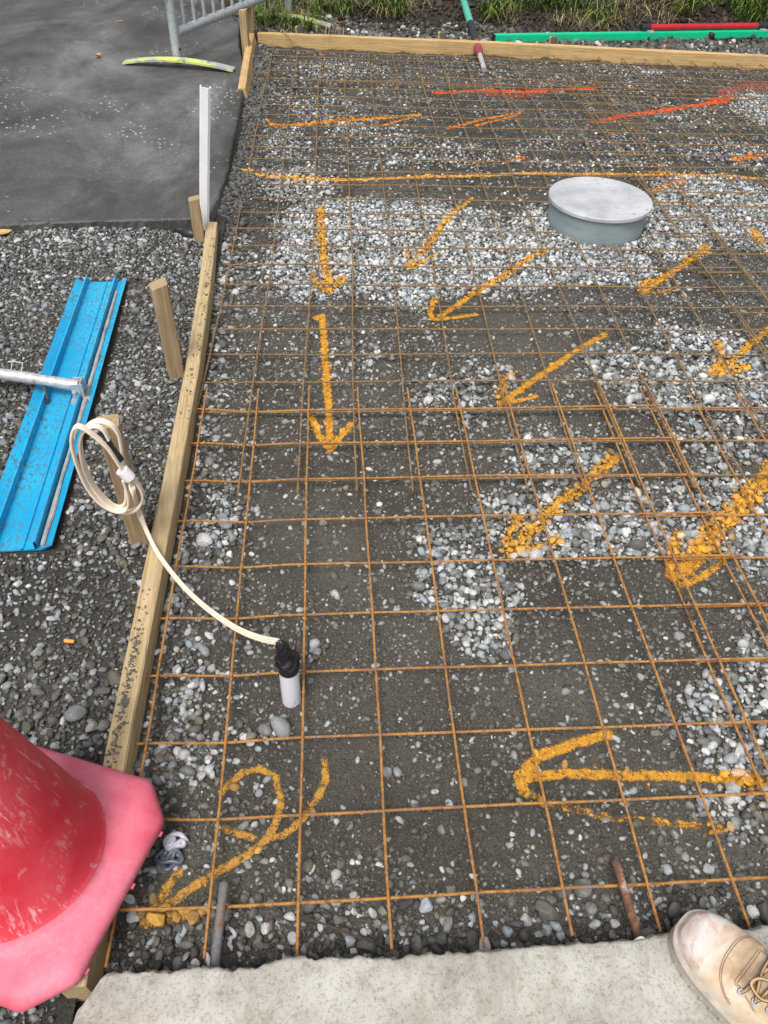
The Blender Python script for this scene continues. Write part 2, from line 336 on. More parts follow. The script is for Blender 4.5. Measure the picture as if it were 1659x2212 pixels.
# ---------------------------------------------------------------- spray-painted marks: strokes as world polylines
YEL, ORG, RED, PNK = (.70, .345, .035), (.80, .27, .03), (.82, .12, .03), (.50, .11, .10)
MARKS = [  # label, colour, [(width m, strength, photo points)]
 ('yellow arrow sprayed straight down over pale gravel, shaft starting just below the long yellow line', YEL,
  [(.042, 1, [(692, 452), (696, 520), (702, 580), (710, 632)]), (.035, .8, [(674, 598), (690, 628), (711, 638)]), (.035, .8, [(742, 602), (728, 624), (711, 638)])]),
 ('yellow arrow sprayed straight down on dark fines with hooked top and broad solid head', YEL,
  [(.036, 1, [(682, 688), (696, 684), (700, 730), (706, 830), (711, 900), (712, 966)]), (.032, 1, [(674, 902), (690, 942), (712, 972)]), (.034, 1, [(758, 915), (740, 938), (712, 972)])]),
 ('yellow arrow with bowed shaft sprayed over pale gravel left of the round chamber', YEL,
  [(.034, .9, [(1020, 428), (985, 455), (950, 500), (915, 542), (882, 580)]), (.03, .75, [(879, 545), (884, 582)]), (.03, .75, [(940, 552), (908, 570), (884, 582)])]),
 ('yellow arrow with U shaped head on dark patch below the round chamber', YEL,
  [(.036, .95, [(1172, 545), (1100, 590), (1030, 632), (950, 684)]), (.034, .95, [(938, 648), (928, 676), (936, 692), (965, 688), (1028, 680)])]),
 ('short yellow arrow right of the round chamber, crossing the doubled lap bars', YEL,
  [(.046, .9, [(1525, 538), (1480, 570), (1430, 602), (1388, 630)]), (.03, .75, [(1412, 604), (1384, 614), (1380, 630), (1420, 633), (1458, 626)])]),
 ('yellow arrow on bare dark fines at mid bed, clean shaft and curled stony head', YEL,
  [(.036, 1, [(1306, 720), (1230, 768), (1160, 818), (1090, 868)]), (.034, .85, [(1106, 810), (1090, 818), (1078, 852), (1080, 874), (1115, 868), (1158, 858)])]),
 ('yellow arrow on light gravel at right edge of picture, head filled with painted stones', YEL,
  [(.036, .9, [(1700, 680), (1659, 712), (1620, 745), (1580, 782), (1542, 812)]), (.036, .7, [(1549, 742), (1552, 775), (1540, 812)]), (.046, .85, [(1540, 810), (1575, 806), (1608, 795)])]),
 ('wide shafted yellow arrow on stony ground below mid bed, forked stony head', YEL,
  [(.044, .9, [(1330, 990), (1290, 1025), (1220, 1076), (1160, 1135), (1098, 1194)]), (.036, .75, [(1118, 1124), (1100, 1160), (1092, 1196)]), (.034, .8, [(1096, 1196), (1150, 1188), (1204, 1170)])]),
 ('largest and broadest yellow arrow, on pale stones under paired bars at right edge', YEL,
  [(.070, .95, [(1700, 985), (1659, 1025), (1620, 1070), (1570, 1125), (1520, 1180), (1470, 1240)]), (.036, .85, [(1464, 1155), (1448, 1200), (1444, 1245), (1470, 1270)]), (.034, .85, [(1470, 1270), (1530, 1238), (1562, 1205)])]),
 ('yellow arrow lying sideways above the boot, pointing left with faint lower barb', YEL,
  [(.034, .95, [(1720, 1690), (1600, 1686), (1500, 1680), (1350, 1676), (1220, 1670), (1130, 1682)]), (.036, .95, [(1315, 1586), (1240, 1606), (1165, 1634), (1120, 1678), (1132, 1712)]), (.030, .62, [(1130, 1712), (1180, 1732), (1240, 1748), (1330, 1768), (1450, 1780), (1560, 1795)])]),
 ('yellow sprayed arrow with looping curl beside the cone, pointing at the cone base', (.56, .30, .055),
  [(.023, .95, [(480, 1711), (525, 1668), (565, 1663), (595, 1681), (607, 1721), (602, 1766), (582, 1806), (530, 1851), (450, 1896), (380, 1941), (330, 1971), (308, 1990)]),
   (.022, .92, [(700, 1646), (705, 1686), (685, 1726), (650, 1776), (610, 1806), (565, 1818), (525, 1806), (485, 1791)]),
   (.026, .9, [(385, 1886), (350, 1936), (318, 1981)]), (.028, .85, [(435, 1966), (370, 1978), (310, 1990)])]),
 ('long thin yellow line sprayed across the whole bed behind the round chamber', (.80, .42, .08),
  [(.050, .92, [(528, 383), (640, 388), (760, 388), (880, 385), (1000, 381), (1100, 378), (1180, 377)]), (.048, .85, [(1180, 377), (1280, 375), (1400, 378), (1530, 382), (1700, 388)]), (.05, .7, [(1400, 372), (1455, 372)])]),
 ('orange yellow slanting line sprayed at far left of the bed', (.80, .32, .03),
  [(.055, .95, [(585, 273), (640, 272), (700, 267), (780, 258), (905, 248)]), (.05, .8, [(810, 274), (860, 262), (905, 250)])]),
 ('faint orange double stroke in the far middle of the bed', ORG, [(.045, .85, [(968, 278), (1040, 260), (1100, 247)]), (.045, .85, [(1030, 272), (1090, 258), (1122, 245)])]),
 ('small orange dab sprayed behind the long yellow line', ORG, [(.045, .75, [(1090, 352), (1115, 346), (1132, 340)]), (.03, .5, [(1020, 356), (1080, 348)])]),
 ('red and orange line sprayed across the far end near the back board', RED,
  [(.07, .9, [(945, 201), (1040, 197), (1140, 198)]), (.07, 1, [(1140, 197), (1210, 196), (1280, 193)]), (.09, .55, [(1060, 206), (1150, 206)])]),
 ('red orange slanting line sprayed at far right of the bed', RED,
  [(.07, .8, [(1280, 266), (1330, 254), (1380, 247)]), (.075, 1, [(1370, 249), (1420, 241), (1500, 229), (1572, 219)]), (.08, .8, [(1530, 216), (1575, 216)])]),
 ('pale pink overspray band by the back board at far right', PNK, [(.16, .62, [(1560, 205), (1600, 190), (1680, 182)]), (.06, .65, [(1610, 180), (1690, 176)])]),
 ('orange stroke cut off by the right edge of the picture, behind the long yellow line', ORG, [(.055, .9, [(1590, 346), (1625, 340), (1690, 328)])]),
 ('small orange tick sprayed right behind the round chamber', ORG, [(.03, .6, [(1405, 414), (1440, 404), (1470, 396)])]),
 ('yellow arrow tip entering at right edge level with the round chamber', YEL, [(.05, .8, [(1628, 500), (1640, 522), (1665, 538)]), (.04, .8, [(1665, 538), (1740, 500)])]),
]
for i, (lab, c, st) in enumerate(MARKS):
    MARKS[i] = (lab, c, [(wd, s, np.array([at(px, py)[:2] for px, py in pts])) for wd, s, pts in st])
def seg_dist(P, L):
    d = np.full(len(P), 9.0)
    for a, b in zip(L[:-1], L[1:]):
        ab = b-a; t = np.clip(((P-a) @ ab)/(ab @ ab), 0, 1); d = np.minimum(d, np.linalg.norm(P-a-t[:, None]*ab, axis=1))
    return d
def cover(P, st):                 # >0 inside the painted stroke, 1 on its centre line
    c = np.full(len(P), -9.0)
    for wd, s, L in st:
        lo, hi = L.min(0)-.12, L.max(0)+.12; k = np.where(((P > lo) & (P < hi)).all(1))[0]
        if len(k): c[k] = np.maximum(c[k], np.minimum(1.7*(1-seg_dist(P[k], L)/(wd*.55)), 1)-(1-s)*.9)
    return c
# ---------------------------------------------------------------- loose stones
def ico(sub):
    b = bmesh.new(); bmesh.ops.create_icosphere(b, subdivisions=sub, radius=1)
    V = np.array([v.co[:] for v in b.verts]); F = np.array([[v.index for v in f.verts] for f in b.faces]); b.free(); return V, F
SHAPES = {}
for lod, sub in ((0, 3), (1, 2), (2, 1)):
    V0, F0 = ico(sub); L = []
    for k in range(12):
        r = np.random.default_rng(100+k); V = V0.copy()
        for _ in range(5):
            d = r.normal(size=3); d /= np.linalg.norm(d); V *= (1+.16*np.sin(2.2*(V0 @ d)+r.uniform(0, 6)))[:, None]
        ang = k % 3 != 0
        if ang or lod == 0:       # knock flats off the stone
            for _ in range(8 if k % 3 == 1 else 4):
                d = r.normal(size=3); d /= np.linalg.norm(d); h = r.uniform(.62, .88); q = V @ d; V -= np.clip(q-h, 0, 9)[:, None]*d*.92
        V /= np.abs(V).max(); L.append((V, k % 6 != 1 if lod == 1 else True if lod == 2 else k % 4 != 1))
    SHAPES[lod] = (L, F0)
class Pile:
    def __init__(s): s.p = []; s.n = 0
    def add(s, xy, zf, size, col, lod, flat=.62, tilt=.35, sink=.35):
        n = len(xy)
        if n == 0: return
        sh = rng.integers(0, 12, n); yaw = rng.uniform(0, 6.283, n); tx = rng.normal(0, tilt, n); ty = rng.normal(0, tilt, n)
        ax = size*rng.uniform(.95, 1.3, n)/2; ay = size*rng.uniform(.68, .98, n)/2; az = size*flat*rng.uniform(.7, 1.15, n)/2
        z = zf(xy[:, 0], xy[:, 1])+az*(1-2*sink)
        Ls, F0 = SHAPES[lod]
        for k in range(12):
            i = np.where(sh == k)[0]
            if not len(i): continue
            V = Ls[k][0][None]*np.stack([ax[i], ay[i], az[i]], -1)[:, None]
            c, s_ = np.cos(tx[i])[:, None], np.sin(tx[i])[:, None]; y = V[..., 1]*c-V[..., 2]*s_; zz = V[..., 1]*s_+V[..., 2]*c; x = V[..., 0]
            c, s_ = np.cos(ty[i])[:, None], np.sin(ty[i])[:, None]; x, zz = x*c+zz*s_, -x*s_+zz*c
            c, s_ = np.cos(yaw[i])[:, None], np.sin(yaw[i])[:, None]; x, y = x*c-y*s_, x*s_+y*c
            W = np.stack([x+xy[i, 0][:, None], y+xy[i, 1][:, None], zz+z[i][:, None]], -1)
            nv = W.shape[1]; F = (F0[None]+(np.arange(len(i))*nv)[:, None, None]+s.n).reshape(-1, 3)
            s.p.append((W.reshape(-1, 3), F, np.repeat(col[i], nv, 0), np.full(len(F), Ls[k][1]))); s.n += len(i)*nv
    def arrays(s): return [np.concatenate([q[k] for q in s.p]) for k in range(4)]
    def build(s, name, mat, parent=None):
        V, F, C, S = s.arrays(); return np_mesh(name, V, F, mat, parent, S, C)
LIGHT = np.array([(.54, .55, .56), (.44, .46, .48), (.33, .35, .37), (.60, .60, .58), (.25, .265, .27), (.42, .40, .36), (.19, .20, .20), (.32, .38, .41), (.48, .48, .47), (.14, .145, .145)])
MIXED = np.array([(.13, .125, .11), (.10, .097, .088), (.16, .155, .14), (.20, .20, .19), (.085, .08, .07), (.30, .31, .32), (.38, .39, .40), (.17, .145, .11), (.12, .12, .12), (.24, .25, .25)])
DARK = np.array([(.060, .058, .054), (.075, .073, .068), (.09, .085, .075), (.05, .05, .052), (.11, .10, .09)])
FINE = np.array([(.085, .08, .07), (.11, .105, .09), (.07, .066, .056), (.14, .135, .12), (.20, .195, .18), (.095, .085, .07), (.34, .34, .33)])
def pick(pal, n, p=None):
    c = pal[rng.choice(len(pal), n, p=p)]*rng.uniform(.85, 1.15, (n, 1)); return c
def jgrid(x0, x1, y0, y1, c):
    nx, ny = int((x1-x0)/c), int((y1-y0)/c); X, Y = np.meshgrid(np.arange(nx), np.arange(ny)); Y = Y.ravel(); X = X.ravel()+.5*(Y % 2)
    return np.c_[x0+(X+rng.uniform(-.42, .42, len(X)))*c, y0+(Y+rng.uniform(-.42, .42, len(X)))*c]
def seen(P, m=260):
    q = proj(np.c_[P, P[:, 0]*0]); return (q[:, 0] > -m) & (q[:, 0] < PW+m) & (q[:, 1] > -m) & (q[:, 1] < PH+m)
def ell(cx, cy, rx, ry):
    c = at(cx, cy)[:2]; return c, 1.0*abs(at(cx+rx, cy)[0]-c[0]), abs(at(cx, cy-ry)[1]-at(cx, cy+ry)[1])/2
BL = [(ell(*e[:4]), e[4]) for e in [
 (760, 500, 170, 75, 1), (680, 570, 115, 75, .95), (930, 515, 190, 85, 1), (1090, 560, 150, 80, 1), (880, 600, 190, 50, .9), (1240, 590, 140, 42, .95), (1330, 570, 90, 50, .8), (1440, 500, 80, 70, .95), (1520, 420, 120, 45, .8),
 (1610, 440, 90, 55, .75), (1600, 500, 80, 45, .9), (640, 400, 90, 40, .55), (1250, 500, 150, 60, .9), (1480, 460, 60, 50, .9),
 (1350, 790, 110, 60, .5), (1560, 800, 120, 100, .8), (1450, 840, 110, 70, .75), (1420, 720, 60, 40, .45), (1200, 1000, 140, 90, .5), (1240, 1150, 230, 70, .85), (1130, 1100, 120, 60, .6), (1450, 1120, 150, 100, .65), (1600, 1120, 90, 140, .85),
 (1560, 950, 120, 60, .5), (1000, 1270, 115, 85, .85), (1040, 1370, 80, 55, .8), (950, 1180, 70, 55, .55), (1590, 1570, 120, 120, .9), (1650, 1440, 70, 80, .7), (480, 1120, 38, 105, .65), (400, 1480, 45, 130, .55), (415, 1640, 75, 60, .8), (560, 1585, 70, 45, .45),
 (370, 1290, 34, 150, .5), (980, 860, 110, 55, .5), (1060, 820, 80, 40, .4), (760, 770, 90, 45, .35), (1590, 1760, 100, 70, .5), (690, 1420, 50, 40, .3), (700, 240, 110, 40, .45), (620, 310, 60, 40, .5), (900, 330, 220, 35, .4), (1250, 330, 220, 40, .35), (1652, 235, 70, 40, .9),
 (1130, 170, 130, 22, .25), (1330, 150, 130, 18, .35), (620, 200, 50, 60, .3), (720, 150, 140, 20, .35), (1560, 330, 110, 40, .4), (880, 660, 60, 20, .5), (800, 300, 150, 40, .4), (1480, 250, 80, 30, .3)]]
BARE = [(ell(*e[:4]), e[4]) for e in [(1050, 690, 120, 45, 1), (500, 720, 45, 90, .9), (880, 400, 130, 18, .9), (600, 1150, 60, 120, .9), (740, 1180, 70, 160, .7), (1250, 1330, 180, 90, .7), (900, 1520, 120, 60, .8), (1180, 1500, 180, 70, .9), (800, 1680, 110, 130, .85), (1020, 1800, 180, 90, .75), (640, 1060, 70, 60, .6),
 (1180, 740, 90, 50, .7), (870, 960, 70, 60, .6), (1120, 950, 40, 40, .4), (900, 270, 170, 22, .5), (1150, 280, 120, 25, .6), (560, 880, 90, 60, .6)]]
DK = [(ell(*e[:4]), e[4]) for e in [(1310, 665, 85, 70, 1.1), (1240, 650, 100, 40, .7), (1570, 600, 110, 55, .7), (800, 700, 120, 35, .35), (600, 690, 100, 30, .3), (420, 760, 30, 120, .5), (700, 860, 100, 60, .25)]]
def field(E, P):
    v = np.zeros(len(P))
    for (c, rx, ry), s in E:
        q = ((P[:, 0]-c[0])/rx)**2+((P[:, 1]-c[1])/ry)**2; v = np.maximum(v, s*np.clip(1.6-1.15*q**.8, 0, 1))
    return v
def zb(x, y): return z_bed(x, y)
BED = []           # (xy, size, col, lod, flat, tilt, sink)
def lay(P, size, col, lod, flat=.6, tilt=.3, sink=.3):
    BED.append((P, size, col, lod, flat, tilt, sink))
def inbed(P): return P[(seen(P)) & (P[:, 0] > -.316-.046*sstep(1.4, 2.5, P[:, 1])-.05*sstep(2.5, 2.7, P[:, 1])) & (P[:, 1] < y_board(P[:, 0])-.03) & (np.hypot(P[:, 0]-1.213, P[:, 1]-2.68) > .2095)]
# fine chips everywhere
P = inbed(jgrid(-.36, 1.9, -.10, 2.2, .0085)); n_ = fbm(P[:, 0], P[:, 1], 3, 11); P = P[rng.random(len(P)) < .42+.6*n_-.38*field(BARE, P)]
lay(P, rng.gamma(4, .0014, len(P))+.002, pick(FINE*1.1, len(P), [.22, .2, .2, .15, .08, .11, .04]), 2, .7, .5, .45)
P = inbed(jgrid(-.36, 3.4, 2.2, 5.25, .013)); n_ = fbm(P[:, 0], P[:, 1], 2.2, 12); P = P[rng.random(len(P)) < .25+.6*n_-.4*field(BARE, P)]
lay(P, rng.uniform(.005, .010, len(P)), pick(FINE*.85, len(P), [.24, .2, .2, .14, .06, .1, .06]), 2, .6, .4, .3)
# scattered mid stones
P = inbed(jgrid(-.36, 1.9, -.08, 2.2, .016)); n_ = fbm(P[:, 0], P[:, 1], 4, 14); P = P[rng.random(len(P)) < .015+.26*sstep(.40, .75, n_)*(1-.85*np.clip(field(BARE, P), 0, 1))+.16*(1-sstep(-.2, -.1, P[:, 0]))]
k = rng.random(len(P)) < .42; c = np.where(k[:, None], pick(LIGHT, len(P)), pick(MIXED, len(P)))
lay(P, rng.gamma(6, .0017, len(P))+.003, c, 1, .62, .3, .4)
P = inbed(jgrid(-.36, 3.5, 2.0, 5.25, .020)); n_ = fbm(P[:, 0], P[:, 1], 3, 15); P = P[rng.random(len(P)) < .04+.36*sstep(.42, .7, n_)*(1-.9*np.clip(field(BARE, P), 0, 1))]
k = rng.random(len(P)) < .50; c = np.where(k[:, None], pick(LIGHT, len(P))*1.2, pick(MIXED, len(P)))
lay(P, rng.gamma(6, .0018, len(P))+.005, c, 2, .5, .22, .35)
# muddy pebbles half pressed into the fines
P = inbed(jgrid(-.36, 1.9, -.08, 2.4, .0125)); n_ = fbm(P[:, 0], P[:, 1], 6, 51); P = P[rng.random(len(P)) < np.clip(.30+1.3*(n_-.42), .04, .9)*(1-.6*np.clip(field(BARE, P), 0, 1))]
lay(P, rng.gamma(5, .0018, len(P))+.003, pick(np.r_[FINE*1.25, MIXED], len(P)), 1, .7, .35, .30)
P = inbed(jgrid(-.42, 3.5, 2.3, 5.25, .016)); n_ = fbm(P[:, 0], P[:, 1], 4, 52); P = P[rng.random(len(P)) < np.clip(.45+1.3*(n_-.45), .05, .9)]
lay(P, rng.gamma(6, .0019, len(P))+.004, pick(np.r_[FINE*.85, FINE*.8, MIXED*.75], len(P)), 2, .6, .3, .30)
# dense pale patches
def dense(x0, x1, y0, y1, cell, lod, scale, seed, thr):
    P = inbed(jgrid(x0, x1, y0, y1, cell)); f = field(BL, P)-.6*field(DK, P); n_ = fbm(P[:, 0], P[:, 1], 5, seed); q = rng.random(len(P))
    P = P[q < np.clip((f-thr)*2.3+(n_-.5)*1.1*(f > .05), 0, .98)]; f = field(BL, P)
    k = rng.random(len(P)) < .22+.56*np.clip(f, 0, 1); c = np.where(k[:, None], pick(LIGHT, len(P))*(1.0+.15*(lod == 2)), pick(MIXED, len(P)))
    lay(P, rng.gamma(9, scale/9, len(P)), c, lod, .80, .35, .10)
dense(-.36, 1.9, .0, 1.75, .0125, 1, .0150, 16, .16); dense(-.36, 2.6, 1.75, 3.4, .0115, 2, .0148, 17, .15); dense(-.36, 3.5, 3.4, 5.0, .0125, 2, .014, 18, .2)
dense(-.36, 1.9, .0, 1.75, .024, 1, .021, 19, .22); dense(-.36, 2.6, 1.75, 3.4, .018, 2, .0155, 20, .2)
P = inbed(jgrid(-.36, 2.8, 1.0, 3.0, .012)); P = P[rng.random(len(P)) < field(DK, P)*.9-.1]; lay(P, rng.uniform(.009, .02, len(P)), pick(DARK, len(P)), 1, .4, .25, .3)
# coarse stones in the trench along the footpath, by the side board and down the spoil slope under the asphalt
P = inbed(jgrid(-.31, 1.3, -.10, .10, .016)); P = P[rng.random(len(P)) < .85*(1-sstep(-.04, .05, P[:, 1]))]
k = rng.random(len(P)) < .30; lay(P, rng.gamma(5, .0030, len(P))+.004, np.where(k[:, None], pick(LIGHT, len(P)), pick(np.r_[DARK*1.25, MIXED[:5]], len(P))), 0, .7, .45, .12)
P = inbed(jgrid(-.31, 1.3, -.10, .06, .009)); P = P[rng.random(len(P)) < .8*(1-sstep(-.03, .05, P[:, 1]))]; lay(P, rng.uniform(.005, .012, len(P)), pick(DARK*1.2, len(P)), 1, .7, .4, .3)
P = inbed(jgrid(-.36, -.16, .0, 2.55, .016)); P = P[rng.random(len(P)) < .75*(1-sstep(-.30, -.20, P[:, 0]))]; k = rng.random(len(P)) < .3
lay(P, rng.gamma(7, .0024, len(P))+.003, np.where(k[:, None], pick(LIGHT, len(P)), pick(MIXED, len(P))), 1, .65, .35, .3)
P = inbed(jgrid(-.42, -.1, 2.55, 4.9, .016)); P = P[rng.random(len(P)) < .9*(1-sstep(-.30, -.20, P[:, 0]))]; lay(P, rng.gamma(6, .003, len(P))+.004, pick(np.r_[DARK*1.3, MIXED[:3]], len(P)), 1, .8, .5, .3)
bed_pile = Pile(); mark_piles = [Pile() for _ in MARKS]
for P, size, col, lod, flat, tilt, sink in BED:
    best = np.full(len(P), -9.0); who = np.full(len(P), -1)
    for i, (lab, c, st) in enumerate(MARKS):
        cv = cover(P, st); m = cv > best; best[m] = cv[m]; who[m] = i
    pt = (best+rng.normal(0, .30, len(P)) > .22)
    drop = pt & (size < .016) & (rng.random(len(P)) < .85*(1-np.clip(field(BL, P)*2, 0, 1))); pt &= ~drop
    bed_pile.add(P[~pt & ~drop], zb, size[~pt & ~drop], col[~pt & ~drop], lod, flat, tilt, sink)
    for i, (lab, c, st) in enumerate(MARKS):
        m = pt & (who == i)
        if m.any():
            base = np.array(c)*rng.uniform(.62, 1.12, (m.sum(), 1)); mixf = np.clip(best[m]*.6+.5+rng.normal(0, .22, m.sum()), .25, 1)[:, None]
            mark_piles[i].add(P[m], zb, size[m], base*mixf+col[m]*(1-mixf), lod, flat, tilt, sink)
tag(bed_pile.build('gravel', M['stone']), 'loose grey river gravel strewn over the compacted bed inside the formwork', 'gravel', kind='stuff')
n = N('spray paint', .65, 0, .3); cov = n.attr('cov', 'Fac'); nz = n.math('ADD', n.math('MULTIPLY', n.noise(260, 4, .8), .9), n.math('MULTIPLY', n.noise(48, 4, .65), .85))
al = n.ramp(n.math('ADD', n.math('SUBTRACT', n.math('ADD', n.math('MULTIPLY', cov, .46), .54), nz), .5), [(.44, 0), (.60, .94)])
n.col(n.mix(n.ramp(n.noise(140, 3), [(.3, 0), (.7, 1)]), n.mix(1, n.attr('tint'), (.62, .55, .5), 'MULTIPLY'), n.attr('tint')))
n.put(n.b.inputs['Alpha'], al); n.bump(n.noise(260, 4, .7), .7, .003); M['paint'] = n.m
for i, (lab, c, st) in enumerate(MARKS):
    allp = np.concatenate([L for _, _, L in st]); far_ = allp[:, 1].mean() > 1.9; res = .007 if far_ else .004
    lo, hi = allp.min(0)-.06, allp.max(0)+.06; lo[0] = max(lo[0], -.36); xs = np.arange(lo[0], hi[0], res); ys = np.arange(lo[1], hi[1], res)
    X, Y = np.meshgrid(xs, ys); G = np.c_[X.ravel(), Y.ravel()]; cv = cover(G, st); ok = (cv > -.9).reshape(X.shape)
    ok &= (np.hypot(X-1.213, Y-2.68) > .213)
    f = ok[:-1, :-1] & ok[1:, :-1] & ok[1:, 1:] & ok[:-1, 1:]; idx = np.arange(X.size).reshape(X.shape)
    F = np.stack([idx[:-1, :-1][f], idx[:-1, 1:][f], idx[1:, 1:][f], idx[1:, :-1][f]], -1)
    used = np.unique(F); remap = np.full(X.size, -1); remap[used] = np.arange(len(used)); F = remap[F]; G = G[used]; cv = cv[used]
    V = np.c_[G, z_bed(G[:, 0], G[:, 1])+.0022]; cv = cv-.75*np.clip(field(BL, G)-.2, 0, 1)
    kind = 'painted_arrow' if 'arrow' in lab and 'tip' not in lab else 'painted_line'
    r = empty(kind, (float(G[:, 0].mean()), float(G[:, 1].mean()), 0), lab, 'arrow' if kind == 'painted_arrow' else 'paint mark', 'survey marks sprayed on the bed')
    V -= np.array([r.location[0], r.location[1], 0])
    np_mesh('paint_film', V, F, M['paint'], r, True, np.tile(np.array(c), (len(V), 1)), {'cov': cv})
    if mark_piles[i].n:
        V, F, C, S = mark_piles[i].arrays(); V = V-np.array([r.location[0], r.location[1], 0])
        tag(np_mesh('painted_stones', V, F, M['stone'], r, S, C), kind='stuff')
FA, FB = at(222, 614, .035)[:2], at(36, 1190, .035)[:2]
def onfloat(P):                   # no loose stones inside the blade lying on the gravel
    d = (FA-FB)/np.linalg.norm(FA-FB); q = P-FB; u = q @ d; v = q @ np.array([-d[1], d[0]]); return (u > -.012) & (u < np.linalg.norm(FA-FB)+.012) & (np.abs(v) < .094)
# yard gravel (left of the form) and the strip behind the back board
pile = Pile()
def yard(P): return P[seen(P) & (P[:, 0] < -.372) & (P[:, 1] < 2.50+.06*(P[:, 0]+.46)) & ~onfloat(P)]
zone = [(ell(110, 1330, 190, 120), 1.0), (ell(330, 1000, 60, 60), .5)]
for cell, sc, sd_, lod in ((.0115, .0115, 41, 1), (.0165, .0155, 42, 1), (.032, .021, 43, 0)):
    P = yard(jgrid(-1.6, -.36, -.35, 2.5, cell)); bare = np.clip(field(zone, P), 0, 1); n_ = fbm(P[:, 0], P[:, 1], 5, sd_)
    P = P[rng.random(len(P)) < np.clip((.95 if cell < .012 else .75 if cell < .03 else .22+.4*(1-sstep(.3, .9, P[:, 1])))*(1-.8*bare*(cell > .015))+(n_-.5)*.5, 0, 1)]
    lit = sstep(.55, .75, fbm(P[:, 0], P[:, 1], 3.2, 44))*.30+.13+.22*sstep(1.95, 2.4, P[:, 1])+.12*(1-sstep(.2, .5, P[:, 1]))-.12*np.clip(field(zone, P), 0, 1); k = rng.random(len(P)) < lit
    c = np.where(k[:, None], pick(LIGHT*.85, len(P)), pick(MIXED*.72, len(P)))
    pile.add(P, z_yard, rng.gamma(8, sc/8, len(P)), c, lod, .66, .42, .22)
tag(pile.build('yard_gravel', M['stone']), 'dark mixed gravel covering the ground left of the formwork board', 'gravel', kind='stuff')
pile = Pile()
P = jgrid(-.55, 4.4, 5.15, 6.9, .022); d = P[:, 1]-5.1+.06*P[:, 0]; P = P[seen(P) & (P[:, 1] > y_board(P[:, 0])+.045) & (rng.random(len(P)) < .95*(1-sstep(.42, .62, d-.45*(vn(P[:, 0], P[:, 1]*0, 1.9, 5)-.4))))]
k = rng.random(len(P)) < .10; pile.add(P, z_back, rng.gamma(7, .0036, len(P))+.006, np.where(k[:, None], pick(LIGHT, len(P)), pick(np.r_[DARK*1.15, MIXED[:5]*.8], len(P))), 1, .7, .4, .25)
tag(pile.build('back_gravel', M['stone']), 'dark crushed gravel heaped behind the back board below the grass bank', 'gravel', kind='stuff')
pile = Pile()
P = np.concatenate([jgrid(-2.2, -.4, 2.6, 6.5, .05)]); P = P[rng.random(len(P)) < .004]
# ---------------------------------------------------------------- welded wire mesh
BAR = .0027
def mesh_sheet(label, mat, cols, rows, x0s, y0s, z, skew=0.0, tilt=0.0, sag=None, seed=1, bend=None):
    """cols: x at y=0; rows: y at x=0; x0s=(xmin,xmax) of rows, y0s=(ymin,ymax) of cols"""
    t = empty('reinforcing_mesh', (cols[0], rows[0], 0), label, 'steel mesh', 'rusty mesh sheets lapped over the bed'); ox = np.array([cols[0], rows[0], 0])
    def zz(x, y): return z+.010*(vn(x, y, 2.2, seed)-.5)+(sag(x, y) if sag else 0)
    def one(P0, P1, dz, amp, k):
        P0 = np.array(P0); P1 = np.array(P1); L = np.linalg.norm(P1-P0); m = max(6, int(L/.03)); s = np.linspace(0, 1, m)[:, None]; P = P0*(1-s)+P1*s
        d = (P1-P0)/L; nrm = np.array([-d[1], d[0]]); P = P+nrm*((fbm(s[:, 0]*L, s[:, 0]*0+k*3.7, 2.5, seed+5)-.5)*amp)[:, None]
        if bend and abs(d[1]) > .5: P[:, 0] += bend(P[:, 1])
        keep = np.hypot(P[:, 0]-1.213, P[:, 1]-2.68) > .226      # cut away around the chamber
        Q = np.c_[P, [float(zz(x, y))+dz for x, y in P]]-ox
        for run in np.split(np.arange(m), np.where(np.diff(keep.astype(int)) != 0)[0]+1):
            if keep[run[0]] and len(run) > 2: MB().tube(Q[run].tolist(), BAR, 7).build('bar', mat, t)
    for k, x in enumerate(cols):
        a, b = y0s; a = a+rng.uniform(-.012, .012); b = b+rng.uniform(-.012, .012)
        one((x+skew*a, a), (x+skew*b, b), BAR, .008, k)
    for k, y in enumerate(rows):
        a, b = x0s; a = a+rng.uniform(-.008, .008)
        one((a+skew*y, y+tilt*a), (b+skew*y, y+tilt*b), -BAR, .008, k+40)
    return t
ZM = .037
mesh_sheet('bright orange rusted wire mesh sheet from the footpath to mid bed', M['rust'], [-.3+.15*i for i in range(10)], [.15*j-.001 for j in range(10)],
           (-.335, 1.075), (-.088, 1.452), ZM+.005, sag=lambda x, y: -.006*math.exp(-((x+.15)/.07)**2)+.004*sstep(-.2, -.3, x), seed=3)
mesh_sheet('orange rusted mesh sheet at the near right, mostly cut off by the picture edge', M['rust'], [.884+.15*i for i in range(9)], [.15*j+.006 for j in range(10)],
           (.86, 2.2), (-.088, 1.445), ZM-.011, seed=4)
mesh_sheet('brown mesh sheet spanning the far left bed around the round chamber', M['rust_old'], [-.322+.1525*i for i in range(14)], [1.048+.1498*j for j in range(24)],
           (-.345, 1.69), (1.00, 4.60), ZM-.003, skew=.010, tilt=-.004, seed=5, bend=lambda y: -.017*(1-sstep(1.1, 2.4, y)))
mesh_sheet('brown mesh sheet at far right, lapped beside the round chamber', M['rust_old'], [1.532+.149*i for i in range(13)], [1.605+.1495*j for j in range(20)],
           (1.50, 3.4), (1.52, 4.60), ZM+.003, skew=-.005, tilt=-.006, seed=6)
mesh_sheet('narrow brown mesh sheet along the back board at the far end', M['rust_old'], [-.300+.1515*i for i in range(25)], [4.47, 4.63, 4.785, 4.94, 5.07],
           (-.335, 3.35), (4.40, 5.10), ZM+.003, skew=.008, tilt=-.055, seed=7)
